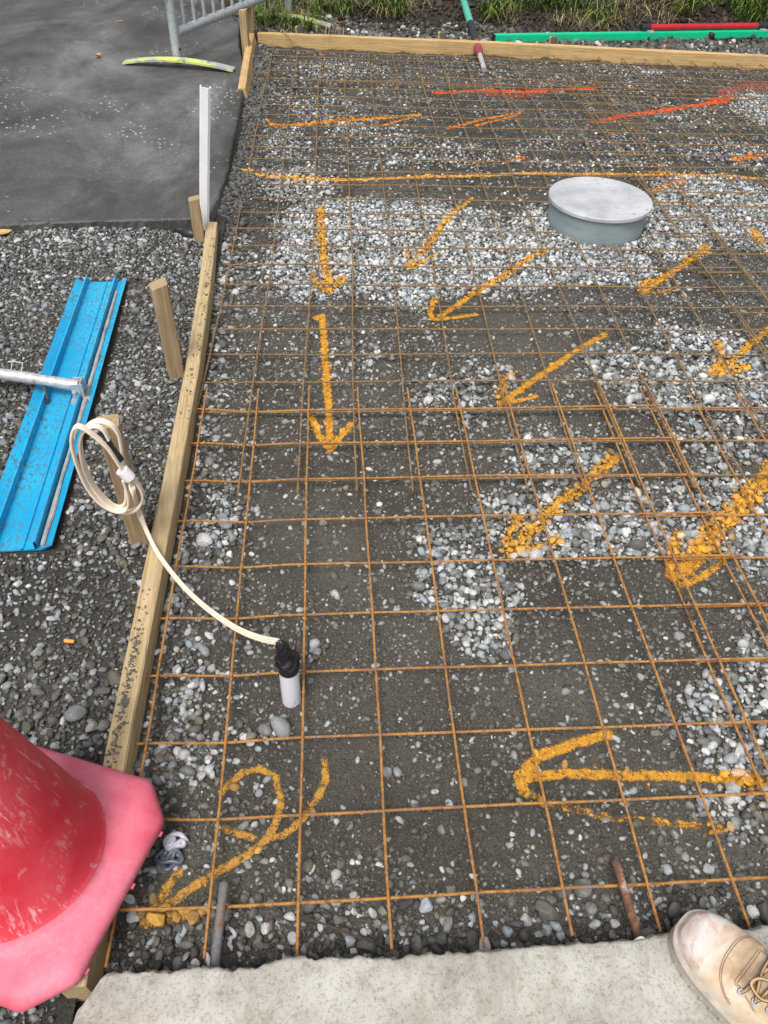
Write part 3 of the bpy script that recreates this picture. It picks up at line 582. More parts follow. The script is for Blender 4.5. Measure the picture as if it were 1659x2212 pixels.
# tie wire twisted round a lap
t = empty('tie_wire', (.883, .605, .045), 'dark twisted tie wire knotted round the paired bars at right', 'wire')
mb = MB(); pts = [(.014*math.cos(a)*(1-.02*i), .016*math.sin(a)-.004*i*.3, .004*math.sin(a*1.7)) for i, a in enumerate(np.linspace(0, 15, 50))]
mb.tube(pts, .0013, 5); mb.tube(smooth_path([(.008, -.006, .002), (.004, -.03, .006), (-.008, -.05, -.004)], 5), .0013, 5)
mb.tube(smooth_path([(0, .012, .003), (-.012, .035, .01), (-.008, .05, .004)], 5), .0013, 5); mb.build('twisted_wire', M['steel_dark'], t)
# ---------------------------------------------------------------- timber formwork
def timber(name, path, width, z0, z1, mat, label, cat, group=None, chip=.0, lean=0.):
    """plank along a ground path (centre line); object space runs along its length"""
    P = [Vector((p[0], p[1], 0)) for p in path]; o0 = P[0]; d = (P[-1]-P[0]).normalized(); ang = math.atan2(d.y, d.x)
    R = Matrix.Rotation(-ang, 3, 'Z'); Q = [R @ (p-o0) for p in P]; b = bmesh.new(); rings = []; sub = []
    for a, c in zip(Q[:-1], Q[1:]):
        k = max(1, int((c-a).length/.03)); sub += [a.lerp(c, i/k) for i in range(k)]
    sub.append(Q[-1]); h = width/2; e = .003
    for i, p in enumerate(sub):
        j = lambda s: (float(vn(p.x, s*7.7, 25, 77))-.5)*.0025+((float(vn(p.x, s*3.1, 60, 78)) > .8)*-chip)
        prof = [(-h, z0), (-h, z1-e+j(1)), (-h+e, z1+j(2)), (-h*.3, z1+j(3)*.6), (h*.3, z1+j(6)*.6), (h-e, z1+j(4)), (h, z1-e+j(5)), (h, z0)]
        rings.append([b.verts.new((p.x, p.y+y+lean*max(0, z)/z1, z)) for y, z in prof])
    for r0, r1 in zip(rings[:-1], rings[1:]):
        for k in range(8): b.faces.new((r0[k], r1[k], r1[(k+1) % 8], r0[(k+1) % 8]))
    b.faces.new(rings[0]); b.faces.new(rings[-1][::-1]); bmesh.ops.recalc_face_normals(b, faces=b.faces[:])
    me = bpy.data.meshes.new(name); b.to_mesh(me); b.free(); o = link_mesh(name, me, mat); o.location = o0; o.rotation_euler = (0, 0, ang)
    return tag(o, label, cat, group)
G1 = 'timber boards of the formwork'
timber('formwork_board', [(-.338, -.118), (-.342, .3), (-.343, 1.0), (-.347, 1.5), (-.362, 2.0), (-.386, 2.49)], .042, -.06, TOP, M['board'], 'long weathered pine board along the left side of the mesh, gravel crumbs on top', 'board', G1, .001)
timber('formwork_board', [(-.352, 4.10), (-.362, 4.62), (-.372, 5.22)], .040, -.05, TOP+.012, M['backboard'], 'short yellow pine board end between asphalt and mesh at the far left corner', 'board', G1, .001, .035)
timber('formwork_board', [(-.365, 5.272), (1.2, 5.178), (2.0, 5.10), (3.0, 5.005), (5.0, 4.85)], .042, -.05, .090, M['backboard'], 'long yellow pine board across the far end of the bed with grey splashes', 'board', G1, .0)
def stake(x, y, z0, z1, mat, label, s=.045, rz=0, lean=(0, 0), slant=.0, s2=None):
    b = bmesh.new(); h = s/2; h2 = (s2 or s)/2; rings = []; n = 9
    for i in range(n+1):
        t = i/n; z = z0+(z1-z0)*t; sh = Vector((lean[0]*t, lean[1]*t, 0)); e = .004
        prof = [(-h+e, -h2), (h-e, -h2), (h, -h2+e), (h, h2-e), (h-e, h2), (-h+e, h2), (-h, h2-e), (-h, -h2+e)]
        rings.append([b.verts.new(Vector((px+random.uniform(-.0008, .0008), py, z+(slant*px/h if i == n else 0)))+sh) for px, py in prof])
    for r0, r1 in zip(rings[:-1], rings[1:]):
        for k in range(8): b.faces.new((r0[k], r0[(k+1) % 8], r1[(k+1) % 8], r1[k]))
    b.faces.new(rings[0][::-1]); b.faces.new(rings[-1]); bmesh.ops.recalc_face_normals(b, faces=b.faces[:])
    # grain runs along object X, so the stake is built lying down and stood up
    bmesh.ops.rotate(b, cent=(0, 0, 0), matrix=Matrix.Rotation(math.radians(90), 3, 'Y'), verts=b.verts)
    me = bpy.data.meshes.new('stake'); b.to_mesh(me); b.free(); o = link_mesh('stake', me, mat); o.location = (x, y, 0)
    o.rotation_euler = (Matrix.Rotation(rz, 3, 'Z') @ Matrix.Rotation(math.radians(-90), 3, 'Y')).to_euler()
    return tag(o, label, 'stake', 'pointed timber stakes bracing the boards')
stake(-.405, 1.545, -.15, .335, M['stake'], 'tall pine stake with split raw top, in gravel beside the blue float', .046, math.radians(20), (-.006, 0), .006)
stake(-.402, .845, -.15, .392, M['stake'], 'pine stake with dark wet top carrying the cream cable coil', .046, math.radians(12), (.0, .01), .0)
stake(-.432, 2.425, -.1, .205, M['stake'], 'short dark topped stake at asphalt corner next to the white post', .040, math.radians(8), (0, 0), .004)
stake(-.418, 4.93, -.1, .285, M['board'], 'pale stake standing at the asphalt edge, nearer of two at the far left corner', .044, math.radians(-10), (0, 0), .003)
stake(-.408, 5.315, -.1, .232, M['stake'], 'grey weathered stake just behind the far left corner of the boards', .044, math.radians(-6))
for x, y, z1, lab in [(-.095, 5.325, .118, 'cut off stake behind the back board near its left end'), (.842, 5.275, .116, 'cut off yellow stake behind the back board left of the green pole'),
                      (1.572, 5.215, .118, 'brown cut off stake behind the back board in front of the green bar'), (2.322, 5.135, .104, 'low cut off stake behind the back board at its right')]:
    stake(x, y, -.1, z1, M['backboard'], lab, .048 if x > 1 else .056, math.radians(-4), (0, 0), .003, .04)
P = np.c_[np.r_[rng.normal(0, .005, 260), rng.normal(.004, .009, 120)]-.346, np.r_[rng.normal(.40, .11, 260), rng.uniform(1.25, 2.35, 120)]]; P = P[P[:, 1] > .15]; pile = Pile()
P[:, 0] = np.clip(P[:, 0]-.010*sstep(1.6, 2.4, P[:, 1])*2, -.385, -.327)
pile.add(P, lambda x, y: x*0+TOP+.001, rng.gamma(3, .0012, len(P))+.0015, pick(np.r_[DARK*1.6, MIXED[:4]], len(P)), 1, .6, .2, .1)
tag(pile.build('gravel_crumbs', M['stone']), 'dark gravel crumbs lying on top of the left side board', 'gravel', kind='stuff')
# ---------------------------------------------------------------- white plastic post
t = empty('plastic_post', (-.408, 2.515, .0), 'white plastic channel post standing in the gap at the asphalt corner', 'post')
mb = MB(); cs = [(-.018, .012), (-.020, -.006), (-.012, -.014), (.012, -.014), (.018, -.006), (.018, .012), (.014, .012), (.014, -.004), (.010, -.010), (-.010, -.010), (-.016, -.004), (-.014, .012)]
bt, tp = aty(441, 470, 2.515), aty(443, 187, 2.515)
mb.tube([Vector(bt)-Vector(t.location)-Vector((0, 0, .06)), Vector(bt)-Vector(t.location), Vector(tp)-Vector(t.location)], 1.0, 12, True, cs, (0, 1, 0)); mb.build('channel', M['white'], t, angle=30)
# ---------------------------------------------------------------- round inspection chamber
def m_lid():
    n = N('grey lid', .42, .1); b = n.noise(5, 5, .6); c = n.ramp(b, [(.38, (.36, .37, .40)), (.52, (.48, .49, .51)), (.66, (.56, .57, .59))])
    d = n.math('MULTIPLY', n.ramp(n.noise(45, 4, .7), [(.58, 0), (.64, 1)]), n.ramp(n.noise(4.5, 2), [(.46, 0), (.56, 1)]))
    sm = n.ramp(n.noise(9, 6, .7, n.vec((1, 2.5, 1)), .6), [(.52, 0), (.66, 1)]); c = n.mix(n.math('MULTIPLY', sm, .3), c, (.30, .30, .31)); n.col(n.mix(n.math('MULTIPLY', d, .75), c, (.28, .22, .16))); return n.bump(n.noise(60, 3), .15, .002).m
def m_riser():
    n = N('grey green riser', .5); b = n.noise(7, 4, .6, n.vec((1, 1, 3))); c = n.ramp(b, [(.35, (.20, .25, .26)), (.6, (.27, .33, .34)), (.75, (.34, .39, .39))])
    s = n.ramp(n.noise(5, 5, .7, n.vec((2, 2, 30))), [(.62, 0), (.66, 1)]); n.col(n.mix(n.math('MULTIPLY', s, .35), c, (.45, .47, .46))); return n.bump(b, .2, .003).m
t = empty('inspection_chamber', (1.213, 2.68, 0), 'round grey inspection chamber with pale lid rising through the gravel', 'manhole')
MB().lathe([(.20, -.15), (.203, 0), (.206, .101)], n=72).build('riser', m_riser(), t)
TL = Matrix.Rotation(math.radians(-2.2), 3, 'Y')
MB().lathe([(.205, .1015), (.214, .1015), (.2165, .104), (.2165, .116), (.2145, .119), (.205, .1195)], n=96).build('lid', m_lid(), t, angle=25)
# ---------------------------------------------------------------- conduit stub with taped end
cx, cy = -.026, .408
t = empty('conduit_stub', (cx, cy, 0), 'white pipe stub wrapped in black tape standing among the near mesh', 'pipe')
n = N('scuffed white pipe', .38); s = n.ramp(n.noise(26, 5, .7, n.vec((1, 1, .35))), [(.60, 0), (.68, 1)]); n.col(n.mix(n.math('MULTIPLY', s, .6), (.74, .74, .80), (.25, .25, .27))); M['pipe'] = n.m
MB().lathe([(.0195, -.1), (.0198, .05), (.0195, .145)], n=40).build('pipe', M['pipe'], t)
mb = MB(); kn = [(.0201, .116), (.0212, .117), (.0212, .138), (.0235, .143), (.0232, .152), (.0205, .160), (.0165, .166), (.0150, .178), (.0135, .192), (.0120, .204), (.008, .213), (.002, .217)]
zs_ = np.linspace(.116, .217, 46); prof = [(float(np.interp(z, [q[1] for q in kn], [q[0] for q in kn])), float(z)) for z in zs_]
rings = []
for r, z in prof:
    off = Vector((-.012, -.002, 0))*max(0, (z-.155)/.06); ring = []
    for k in range(32):
        a = 2*math.pi*k/32; q = r*(1+.07*math.sin(3*a+z*160)+.05*math.sin(5*a-z*420)+.04*math.sin(z*1500+2*a)) if z > .14 else r
        ring.append(mb.bm.verts.new(Vector((q*math.cos(a), q*math.sin(a)*(1-.25*max(0, (z-.16)/.05)), z+.002*math.sin(a*2+z*90)*(z > .14)))+off))
    rings.append(ring)
for i in range(len(rings)-1):
    for k in range(32): mb.bm.faces.new((rings[i][k], rings[i][(k+1) % 32], rings[i+1][(k+1) % 32], rings[i+1][k]))
mb.bm.faces.new(rings[-1]); mb.build('black_tape', M['tape'], t, angle=60)
# ---------------------------------------------------------------- cable coil hung by the stake
ztop = .30
t = empty('cable', (-.402, .80, .03), 'cream flat cable coiled at the stake, lead running to the white pipe', 'cable'); tl = Vector(t.location)
def cz(zx, zy, y): return Vector(aty(137.2+zx*.1613, 877.8+zy*.1613, y))-tl
FLAT = [(-1, -.22), (-.85, -.36), (-.5, -.40), (-.33, -.28), (-.17, -.40), (.17, -.40), (.33, -.28), (.5, -.40), (.85, -.36), (1, -.22), (1, .22), (.85, .36), (.5, .40), (.33, .28), (.17, .40), (-.17, .40), (-.33, .28), (-.5, .40), (-.85, .36), (-1, .22)]
def cable(pts, ups=None, name='loop', r=.0072):
    P = smooth_path(pts, 7); mb = MB(); m = len(P); rings = []
    for i, p in enumerate(P):
        tg = (P[min(i+1, m-1)]-P[max(i-1, 0)]).normalized()
        ref = ups(i/(m-1)) if ups else Vector((0, 1, 0)); ref = (ref-tg*ref.dot(tg)).normalized(); sd = tg.cross(ref)
        rings.append([mb.bm.verts.new(p+(ref*u+sd*v)*r) for u, v in FLAT])
    for a, b in zip(rings[:-1], rings[1:]):
        for k in range(20): mb.bm.faces.new((a[k], a[(k+1) % 20], b[(k+1) % 20], b[k]))
    mb.bm.faces.new(rings[0][::-1]); mb.bm.faces.new(rings[-1]); return mb.build(name, M['cable'], t, angle=70)
y0 = .775
L1 = [(850, 960), (760, 800), (600, 560), (400, 380), (250, 280), (165, 275), (115, 360), (110, 500), (150, 680), (230, 900), (330, 1100), (470, 1270), (620, 1370), (750, 1405), (840, 1375), (870, 1280), (850, 1130), (800, 980)]
L2 = [(800, 940), (800, 780), (775, 560), (735, 370), (640, 250), (500, 195), (390, 215), (310, 275), (255, 370), (230, 500), (265, 720), (345, 950), (460, 1130), (590, 1270), (700, 1345), (790, 1340), (835, 1240), (830, 1060), (810, 960)]
L3 = [(610, 440), (550, 330), (470, 268), (380, 265), (300, 310), (235, 400), (220, 560), (255, 780), (330, 980), (450, 1160), (590, 1310), (720, 1390), (850, 1420), (980, 1370), (1050, 1270), (1055, 1160), (1000, 1050), (900, 920)]
for L, dy in ((L1, -.014), (L2, .006), (L3, -.003)): cable([cz(x, y, y0+dy) for x, y in L], None, 'loop')
lead = [cz(870, 900, .764), cz(905, 1040, .762), cz(950, 1200, .757)]
for px, py, z in [(300, 1105, .155), (318, 1150, .118), (338, 1190, .101), (368, 1233, .096), (405, 1276, .10), (452, 1318, .115), (510, 1357, .14), (560, 1378, .165), (603, 1387, .193)]: lead.append(Vector(at(px, py, z))-tl)
cable(lead, lambda s: Vector((.2, 1, 0)).lerp(Vector((.15, .25, 1)), min(1, s*2.6)), 'lead', .0072)
p0, p1 = cz(480, 350, y0-.002), cz(765, 720, y0-.006); mb = MB(); pts = smooth_path([p0, p0.lerp(p1, .3)+Vector((.002, 0, 0)), p0.lerp(p1, .6)+Vector((-.001, 0, .002)), p1], 6)
mb.tube(pts, [.0045+.0035*min(1, i/4)+.0006*math.sin(i*2.1) for i in range(len(pts))], 14); mb.build('black_tape', M['tape'], t, angle=50)
mb = MB(); p0, p1 = cz(780, 850, y0-.012), cz(890, 960, y0-.012); d = (p1-p0)
mb.tube([p0, p0.lerp(p1, .5), p1], [.0135, .014, .0135], 20, True, [(math.cos(a)*1.0, math.sin(a)*.95) for a in np.linspace(0, 2*math.pi, 21)[:-1]], (0, 1, 0)); mb.build('white_tape', M['white'], t, angle=50)
# ---------------------------------------------------------------- traffic cone
def m_cone(name, base, pale, k):
    n = N(name, .5, 0, .4); b = n.noise(8, 6, .62); c = n.mix(n.ramp(b, [(.38, 0), (.62, 1)]), base, pale)
    sc = n.noise(120, 5, .7, n.vec((1, 1, .12)), .3); z = n.ramp(n.noise(9, 4, .6), [(.48, 0), (.60, 1)])
    c = n.mix(n.math('MULTIPLY', n.math('MULTIPLY', n.ramp(sc, [(.52, 0), (.62, 1)]), z), k), c, (.74, .50, .52))
    dl = n.noise(70, 4, .7, n.vec((1, .3, .3))); c = n.mix(n.math('MULTIPLY', n.ramp(dl, [(.60, 0), (.68, 1)]), .5*k), c, (.76, .55, .56))
    d = n.ramp(n.noise(13, 6, .75), [(.56, 0), (.70, 1)]); c = n.mix(n.math('MULTIPLY', d, .35), c, (.20, .06, .075))
    n.col(c); n.rgh(n.ramp(b, [(.3, .42), (.7, .62)])); return n.bump(n.math('ADD', sc, b), .10, .002).m
CA = math.atan2(.936, .353)-math.pi/2
t = empty('traffic_cone', (-.452, .068, .076), 'scuffed red traffic cone with faded pink square base at lower left', 'traffic cone', rz=CA)
t.rotation_euler = (math.radians(-2), math.radians(-4), CA)
mb = MB(); S = .1875; ch = .058
def plate(s, c, z): return [(s, -s+c, z), (s, s-c, z), (s-c, s, z), (-s+c, s, z), (-s, s-c, z), (-s, -s+c, z), (-s+c, -s, z), (s-c, -s, z)]
def octr(a, s, c):                # point on the plate outline at an angle
    d = Vector((math.cos(a), math.sin(a), 0)); q = plate(s, c, 0); best = d*s
    for i in range(8):
        A, B = Vector(q[i]), Vector(q[(i+1) % 8]); den = d.x*(B-A).y-d.y*(B-A).x
        if abs(den) < 1e-9: continue
        u = (A.x*(B-A).y-A.y*(B-A).x)/den; v = (A.x*d.y-A.y*d.x)/den
        if u > 0 and -1e-6 <= v <= 1+1e-6: best = d*u
    return best
m = 128; loops = []
def ring(fn, z): loops.append([mb.bm.verts.new((q.x, q.y, z)) for q in (fn(2*math.pi*k/m) for k in range(m))])
for s_, c_, z in ((S-.012, ch, 0), (S-.002, ch, .003), (S, ch, .010), (S-.001, ch, .018), (S-.004, ch-.001, .024), (S-.012, ch-.002, .031), (S-.022, ch-.004, .0345)): ring(lambda a: octr(a, s_, c_), z)
for f, z in ((.2, .0355), (.5, .037), (.75, .040), (.9, .045), (1, .052)):
    ring(lambda a: octr(a, S-.022, ch-.004).lerp(Vector((math.cos(a), math.sin(a), 0))*.137, f), z)
for a, b in zip(loops[:-1], loops[1:]):
    for k in range(m): mb.bm.faces.new((a[k], a[(k+1) % m], b[(k+1) % m], b[k]))
mb.bm.faces.new(loops[0][::-1])
mb.build('base', m_cone('faded pink base', (.58, .085, .13), (.68, .17, .235), .12), t, angle=50)
MB().lathe([(.139, .0515), (.1365, .0545), (.1345, .060), (.1325, .070), (.1295, .085), (.080, .36), (.0385, .60), (.027, .665), (.022, .668)], n=96, cap=False).build('cone_body', m_cone('scuffed red body', (.56, .020, .038), (.64, .060, .085), .6), t, angle=30)
for a in (-.11, .02, .11):
    o_ = MB().box((0, 0, 0), (.018, .02, .016), None, .006).build('foot_lug', bpy.data.materials['faded pink base'], t); o_.location = (S-.006, a, .002)
# ---------------------------------------------------------------- blue bull float
def m_blue():
    n = N('chipped blue paint', .4, .05); b = n.noise(3, 4); c = n.ramp(b, [(.38, (.0, .31, .58)), (.6, (.01, .42, .70))])
    z = n.ramp(n.noise(3.2, 3, .5, n.vec((1, 1, 1))), [(.40, .25), (.55, 1)]); ch = n.ramp(n.noise(60, 5, .7, n.vec((1, 2.2, 1)), .5), [(.51, 0), (.55, 1)])
    dots = n.ramp(n.noise(150, 2), [(.64, 0), (.68, 1)])
    c = n.mix(n.math('MULTIPLY', n.math('MAXIMUM', n.math('MULTIPLY', ch, z), n.math('MULTIPLY', dots, .6)), .8), c, (.10, .13, .16))
    n.col(c); return n.bump(ch, .3, .002).m
M['blue'] = m_blue()
M['cement'] = m_plain('dried cement', (.36, .34, .32), .9, 0, .3, 40, .6)
A0, A1 = at(222, 614, .035), at(36, 1190, .035); L = float(np.linalg.norm(A1-A0)); mid = (A0+A1)/2; ang = math.atan2(A0[1]-A1[1], A0[0]-A1[0])
t = empty('bull_float', (float(mid[0])-.0, float(mid[1]), .042), 'chipped blue bull float blade lying on dark gravel at left with its steel pole', 'bull float', rz=ang)
W_ = .088; L += .01
prof = [(-W_, .014), (-W_+.004, .012), (-W_+.026, .002), (-.054, .002), (-.052, .026), (-.047, .026), (-.045, .002), (-.03, 0), (.012, 0), (.014, .004), (.018, .004), (.020, 0), (.045, .002), (.047, .026), (.052, .026), (.054, .002), (W_-.026, .002), (W_-.004, .012), (W_, .014)]
mb = MB(); xs = np.linspace(-L/2, L/2, 24); lo = []; up = []
P = [[(x, -y, z) for y, z in prof] for x in xs]; mb.grid(P); mb.grid([[(x, -y, (-.003 if abs(y) < W_-.02 else z-.003)) for y, z in prof][::-1] for x in xs])
mb.build('blade', M['blue'], t, angle=20)
mb = MB()
for i in range(46):
    x = -L/2+.02+L*.93*i/46; wd = .004+.004*float(vn(x, 0, 20, 3)); mb.box((x, -.060-wd*.5, .006), (L/46*1.15, wd*1.6, .008+.006*float(vn(x, 2, 30, 3))), None, .002)
mb.build('dried_cement', M['cement'], t, angle=60)
# pole, clevis and strut in the blade's own frame
J = Vector(at(166, 833, .082)); Rm = Matrix.Rotation(-ang, 3, 'Z'); loc = Vector(t.location); Jl = Rm @ (J-loc)
E1 = Vector(at(0, 806, .105)); E1l = Rm @ (E1-loc); d = (E1l-Jl).normalized()
mb = MB(); mb.tube([Jl-d*.006, Jl+d*.045, Jl+d*.07], .0165, 20); mb.tube([Jl+d*.066, Jl+d*.12], .0155, 20); mb.build('socket', M['alu'], t)
MB().tube([Jl+d*.118, Jl+d*1.6+Vector((0, 0, -.04))], .0168, 22).build('pole', M['alu'], t)
mb = MB(); a, b = Jl+d*.155+Vector((0, 0, .015)), Jl+d*.185+Vector((0, 0, .015)); s_ = Vector((.03, 0, .012)); mb.tube(smooth_path([a, a+s_*.9, a+s_, b+s_, b+s_*.9, b], 3), .0018, 6); mb.build('clip', M['galv'], t)
mb = MB(); c0 = Jl+Vector((0, 0, 0)); R3 = Matrix(((1, 0, 0), (0, 1, 0), (0, 0, 1)))
mb.box(Jl+Vector((.018, -.004, -.006)), (.004, .034, .046), None, .001); mb.box(Jl+Vector((-.018, -.004, -.006)), (.004, .034, .046), None, .001); mb.box(Jl+Vector((0, -.013, -.004)), (.040, .005, .040), None, .001)
mb.box(Jl+Vector((-.026, .008, -.040)), (.022, .022, .018), None, .002); mb.box(Jl+Vector((.022, .008, -.040)), (.022, .022, .018), None, .002); mb.build('clevis', M['galv'], t)
mb = MB(); mb.lathe([(.0, .0), (.007, .0), (.007, .006), (.004, .010), (0, .011)], Jl+Vector((-.020, .004, -.008)), 6, Matrix.Rotation(math.radians(-90), 3, 'Y'), False); mb.lathe([(0, 0), (.006, 0), (.006, .006), (0, .008)], Jl+Vector((-.02, -.03, -.03)), 6, Matrix.Rotation(math.radians(-90), 3, 'Y'), False); mb.build('bolt', M['galv'], t)
S0 = Jl+d*.10+Vector((0, 0, -.012)); S1 = Vector((S0.x-.045, .040, .010)); MB().tube(smooth_path([S0, S0.lerp(S1, .6)+Vector((0, 0, .004)), S1, S1+Vector((-.006, .006, -.004))], 5), .0036, 8).build('strut', M['steel_dark'], t)
mb = MB(); mb.box(S1+Vector((0, .006, 0)), (.012, .018, .012), None, .003); mb.build('nut', M['steel_dark'], t)
# ---------------------------------------------------------------- crowd barrier
def m_foot():
    n = N('worn yellow foot', .55, .1); c = n.mix(n.ramp(n.noise(11, 5, .7), [(.45, 0), (.55, 1)]), (.60, .66, .16), (.33, .36, .34)); k = n.ramp(n.noise(16, 5, .7), [(.60, 0), (.64, 1)])
    n.col(n.mix(n.math('MULTIPLY', k, .8), c, (.05, .05, .045))); return n.m
M['foot'] = m_foot()
B0 = Vector(at(383, 124, TA+.03)); B1 = Vector(at(623, 30, TA+.0)); ax = (B1-B0); ax.z = 0; Lb = ax.length; ax.normalize(); ba = math.atan2(ax.y, ax.x)
t = empty('crowd_barrier', (B0.x, B0.y, TA), 'galvanised steel crowd barrier on two yellow strip feet, its lower corner in view', 'barrier', rz=ba)
H = 1.08
MB().tube([(0, 0, .02), (0, 0, H)], .0255, 20).build('post', M['galv'], t)
MB().tube([(Lb, 0, -.01), (Lb, 0, H)], .0255, 20).build('post', M['galv'], t)
MB().tube([(.02, 0, .150), (Lb-.02, 0, .150)], .0240, 18).build('rail', M['galv'], t); MB().tube([(.02, 0, H-.05), (Lb-.02, 0, H-.05)], .0240, 18).build('rail', M['galv'], t)
nb = int((Lb-.1)/.105)
for i in range(nb): MB().tube([(.115+.105*i, 0, .160), (.115+.105*i, 0, H-.06)], .0100, 12).build('upright', M['galv'], t)
mb = MB(); mb.lathe([(.026, -.022), (.026, .022)], (0, 0, .335), 24, None, False); mb.tube([(-.022, .0, .33), (-.06, .008, .33), (-.075, .02, .345), (-.07, .03, .36)], .010, 10); mb.build('hook', M['galv'], t)
mb = MB(); mb.lathe([(0, 0), (.008, 0), (.008, .008), (0, .01)], (0, -.021, .075), 8, Matrix.Rotation(math.radians(90), 3, 'X'), False); mb.build('bolt', M['black'], t)
for xo, P0, P1, zz in ((0, at(268, 129, TA+.02), at(505, 146, TA+.02), TA), (Lb, at(540, 22, .10), at(716, 46, .10), .06)):
    P0, P1 = Vector(P0), Vector(P1); R = Matrix.Rotation(-ba, 3, 'Z'); a, b = R @ (P0-Vector(t.location)), R @ (P1-Vector(t.location)); mb = MB(); up = []; dn = []
    dd = (b-a); dd.z = 0; sd = Vector((-dd.y, dd.x, 0)).normalized()
    for i in range(17):
        s = i/16; p = a.lerp(b, s); z = zz-TA+.004+.030*(1-(2*s-1)**2); h = .034
        up.append([p+sd*h+Vector((0, 0, z-p.z)), p+sd*h+Vector((0, 0, z+.010-p.z)), p-sd*h+Vector((0, 0, z+.010-p.z)), p-sd*h+Vector((0, 0, z-p.z)), p+sd*h+Vector((0, 0, z-p.z))])
    mb.grid(up); mb.bm.faces.new([v for v in [mb.bm.verts.new(q) for q in up[0][:4]]]); mb.bm.faces.new([v for v in [mb.bm.verts.new(q) for q in up[-1][:4]]]); bmesh.ops.remove_doubles(mb.bm, verts=mb.bm.verts[:], dist=1e-5)
    mb.build('foot', M['foot'], t, angle=30)
# ---------------------------------------------------------------- green screed bar with red handle
G0, G1_ = Vector(at(1066, 90, .060)), Vector(at(1659, 80, .060)); dv = (G1_-G0).normalized(); ga = math.atan2(dv.y, dv.x)
t = empty('screed_bar', (G0.x, G0.y, .060), 'bright green box screed bar with red handle lying behind the back board', 'screed', rz=ga)
MB().box((1.5, 0, .021), (3.0, .052, .044), None, .003).build('beam', M['green'], t)
MB().box((1.5, -.012, -.006), (3.0, .030, .009), None, .001).build('wear_strip', m_plain('grey strip', (.16, .17, .17), .5, .3), t)
MB().box((-.004, 0, .021), (.012, .054, .046), None, .003).build('end_cap', M['black'], t)
hx = (Vector(at(1400, 66, .12))-G0).dot(dv); hx2 = (Vector(at(1652, 64, .12))-G0).dot(dv)
MB().tube([(hx+.03, .03, .062), (hx2, .03, .062)], .021, 22).build('handle', M['red'], t)
MB().tube([(hx-.02, .03, .062), (hx+.045, .03, .062)], .0225, 22).build('handle_end', M['black'], t); MB().tube([(hx2-.01, .03, .062), (hx2+.07, .03, .062)], .0225, 22).build('handle_end', M['black'], t)
for x in (hx+.04, hx2+.03):
    MB().box((x, .004, .046), (.045, .05, .008), None, .002).build('clamp', M['alu'], t)
# ---------------------------------------------------------------- float pole lying over the back board
T0 = Vector(at(1046, 151, .022)); T1 = Vector(aty(1001, 0, 6.05)); d = (T1-T0); Ld = d.length; d.normalize()
T2 = T0+d*(Ld*1.35)
t = empty('pole', T0, 'worn green pole with black grip and maroon collar, silver tip resting on the mesh', 'pole')
def seg(py0, py1):
    f = []
    for py in (py0, py1):
        best = min(np.linspace(0, 1.3, 2000), key=lambda s: abs(proj(np.array([T0+(T1-T0)*s]))[0][1]-py)); f.append((T1-T0)*best)
    return f
a, b = seg(151, 116); MB().tube([a, b], .0155, 18).build('tip', M['alu'], t)
mb = MB(); mb.lathe([(0, 0), (.004, 0), (.004, .002), (0, .002)], a.lerp(b, .55)+Vector((.002, -.012, .003)), 10, Matrix.Rotation(math.radians(80), 3, 'X'), False); mb.build('pin_hole', M['black'], t)
a, b = seg(119, 93); MB().tube([a, a.lerp(b, .25), a.lerp(b, .3), b], [.019, .028, .0285, .0285], 12).build('collar', M['maroon'], t, angle=20)
a, b = seg(93, 51); MB().tube([a, b], .0245, 20).build('grip', M['grip'], t)
a, _ = seg(51, 40); MB().tube([a, (T2-T0)], .0250, 20).build('shaft', M['greenpole'], t)
# ---------------------------------------------------------------- starter bars cast into the footpath edge
def dowel(p0, p1, z, r, label, mat='dowel'):
    a, b = at(*p0, z), at(*p1, z); a, b = Vector(a), Vector(b); d = (b-a).normalized(); b = b+d*.06
    t = MB(); k = 14; t.tube([a.lerp(b, i/k)-a for i in range(k+1)], [r*(1+.03*(i % 2)) for i in range(k+1)], 14); o = t.build('starter_bar', M[mat], None); o.location = a
    return tag(o, label, 'steel bar', 'starter bars at the footpath edge')
dowel((484, 1908), (462, 2100), .047, .0078, 'smooth grey starter bar poking from the footpath edge near the cone', 'dowel_grey')
dowel((1329, 1860), (1380, 2026), .047, .0072, 'flaking rusty starter bar poking from the footpath edge near the boot')
def blob(name, px, py, z, size, mat, label, cat, seed=0, flat=.5):
    V0, F0 = ico(3); r = np.random.default_rng(seed); V = V0.copy()
    for _ in range(4):
        d = r.normal(size=3); d /= np.linalg.norm(d); V *= (1+.22*np.sin(2.6*(V0 @ d)+r.uniform(0, 6)))[:, None]
    V = V*np.array(size); o = np_mesh(name, V, F0, mat); o.location = at(px, py, z); return tag(o, label, cat)
blob('foam_plug', 1388, 2032, .088, (.012, .007, .006), M['white'], 'white foam lump at the base of the rusty starter bar', 'plug', 3)
blob('tar_lump', 398, 503, .055, (.035, .030, .022), M['black'], 'black crumpled tar lump under the asphalt corner', 'lump', 5)
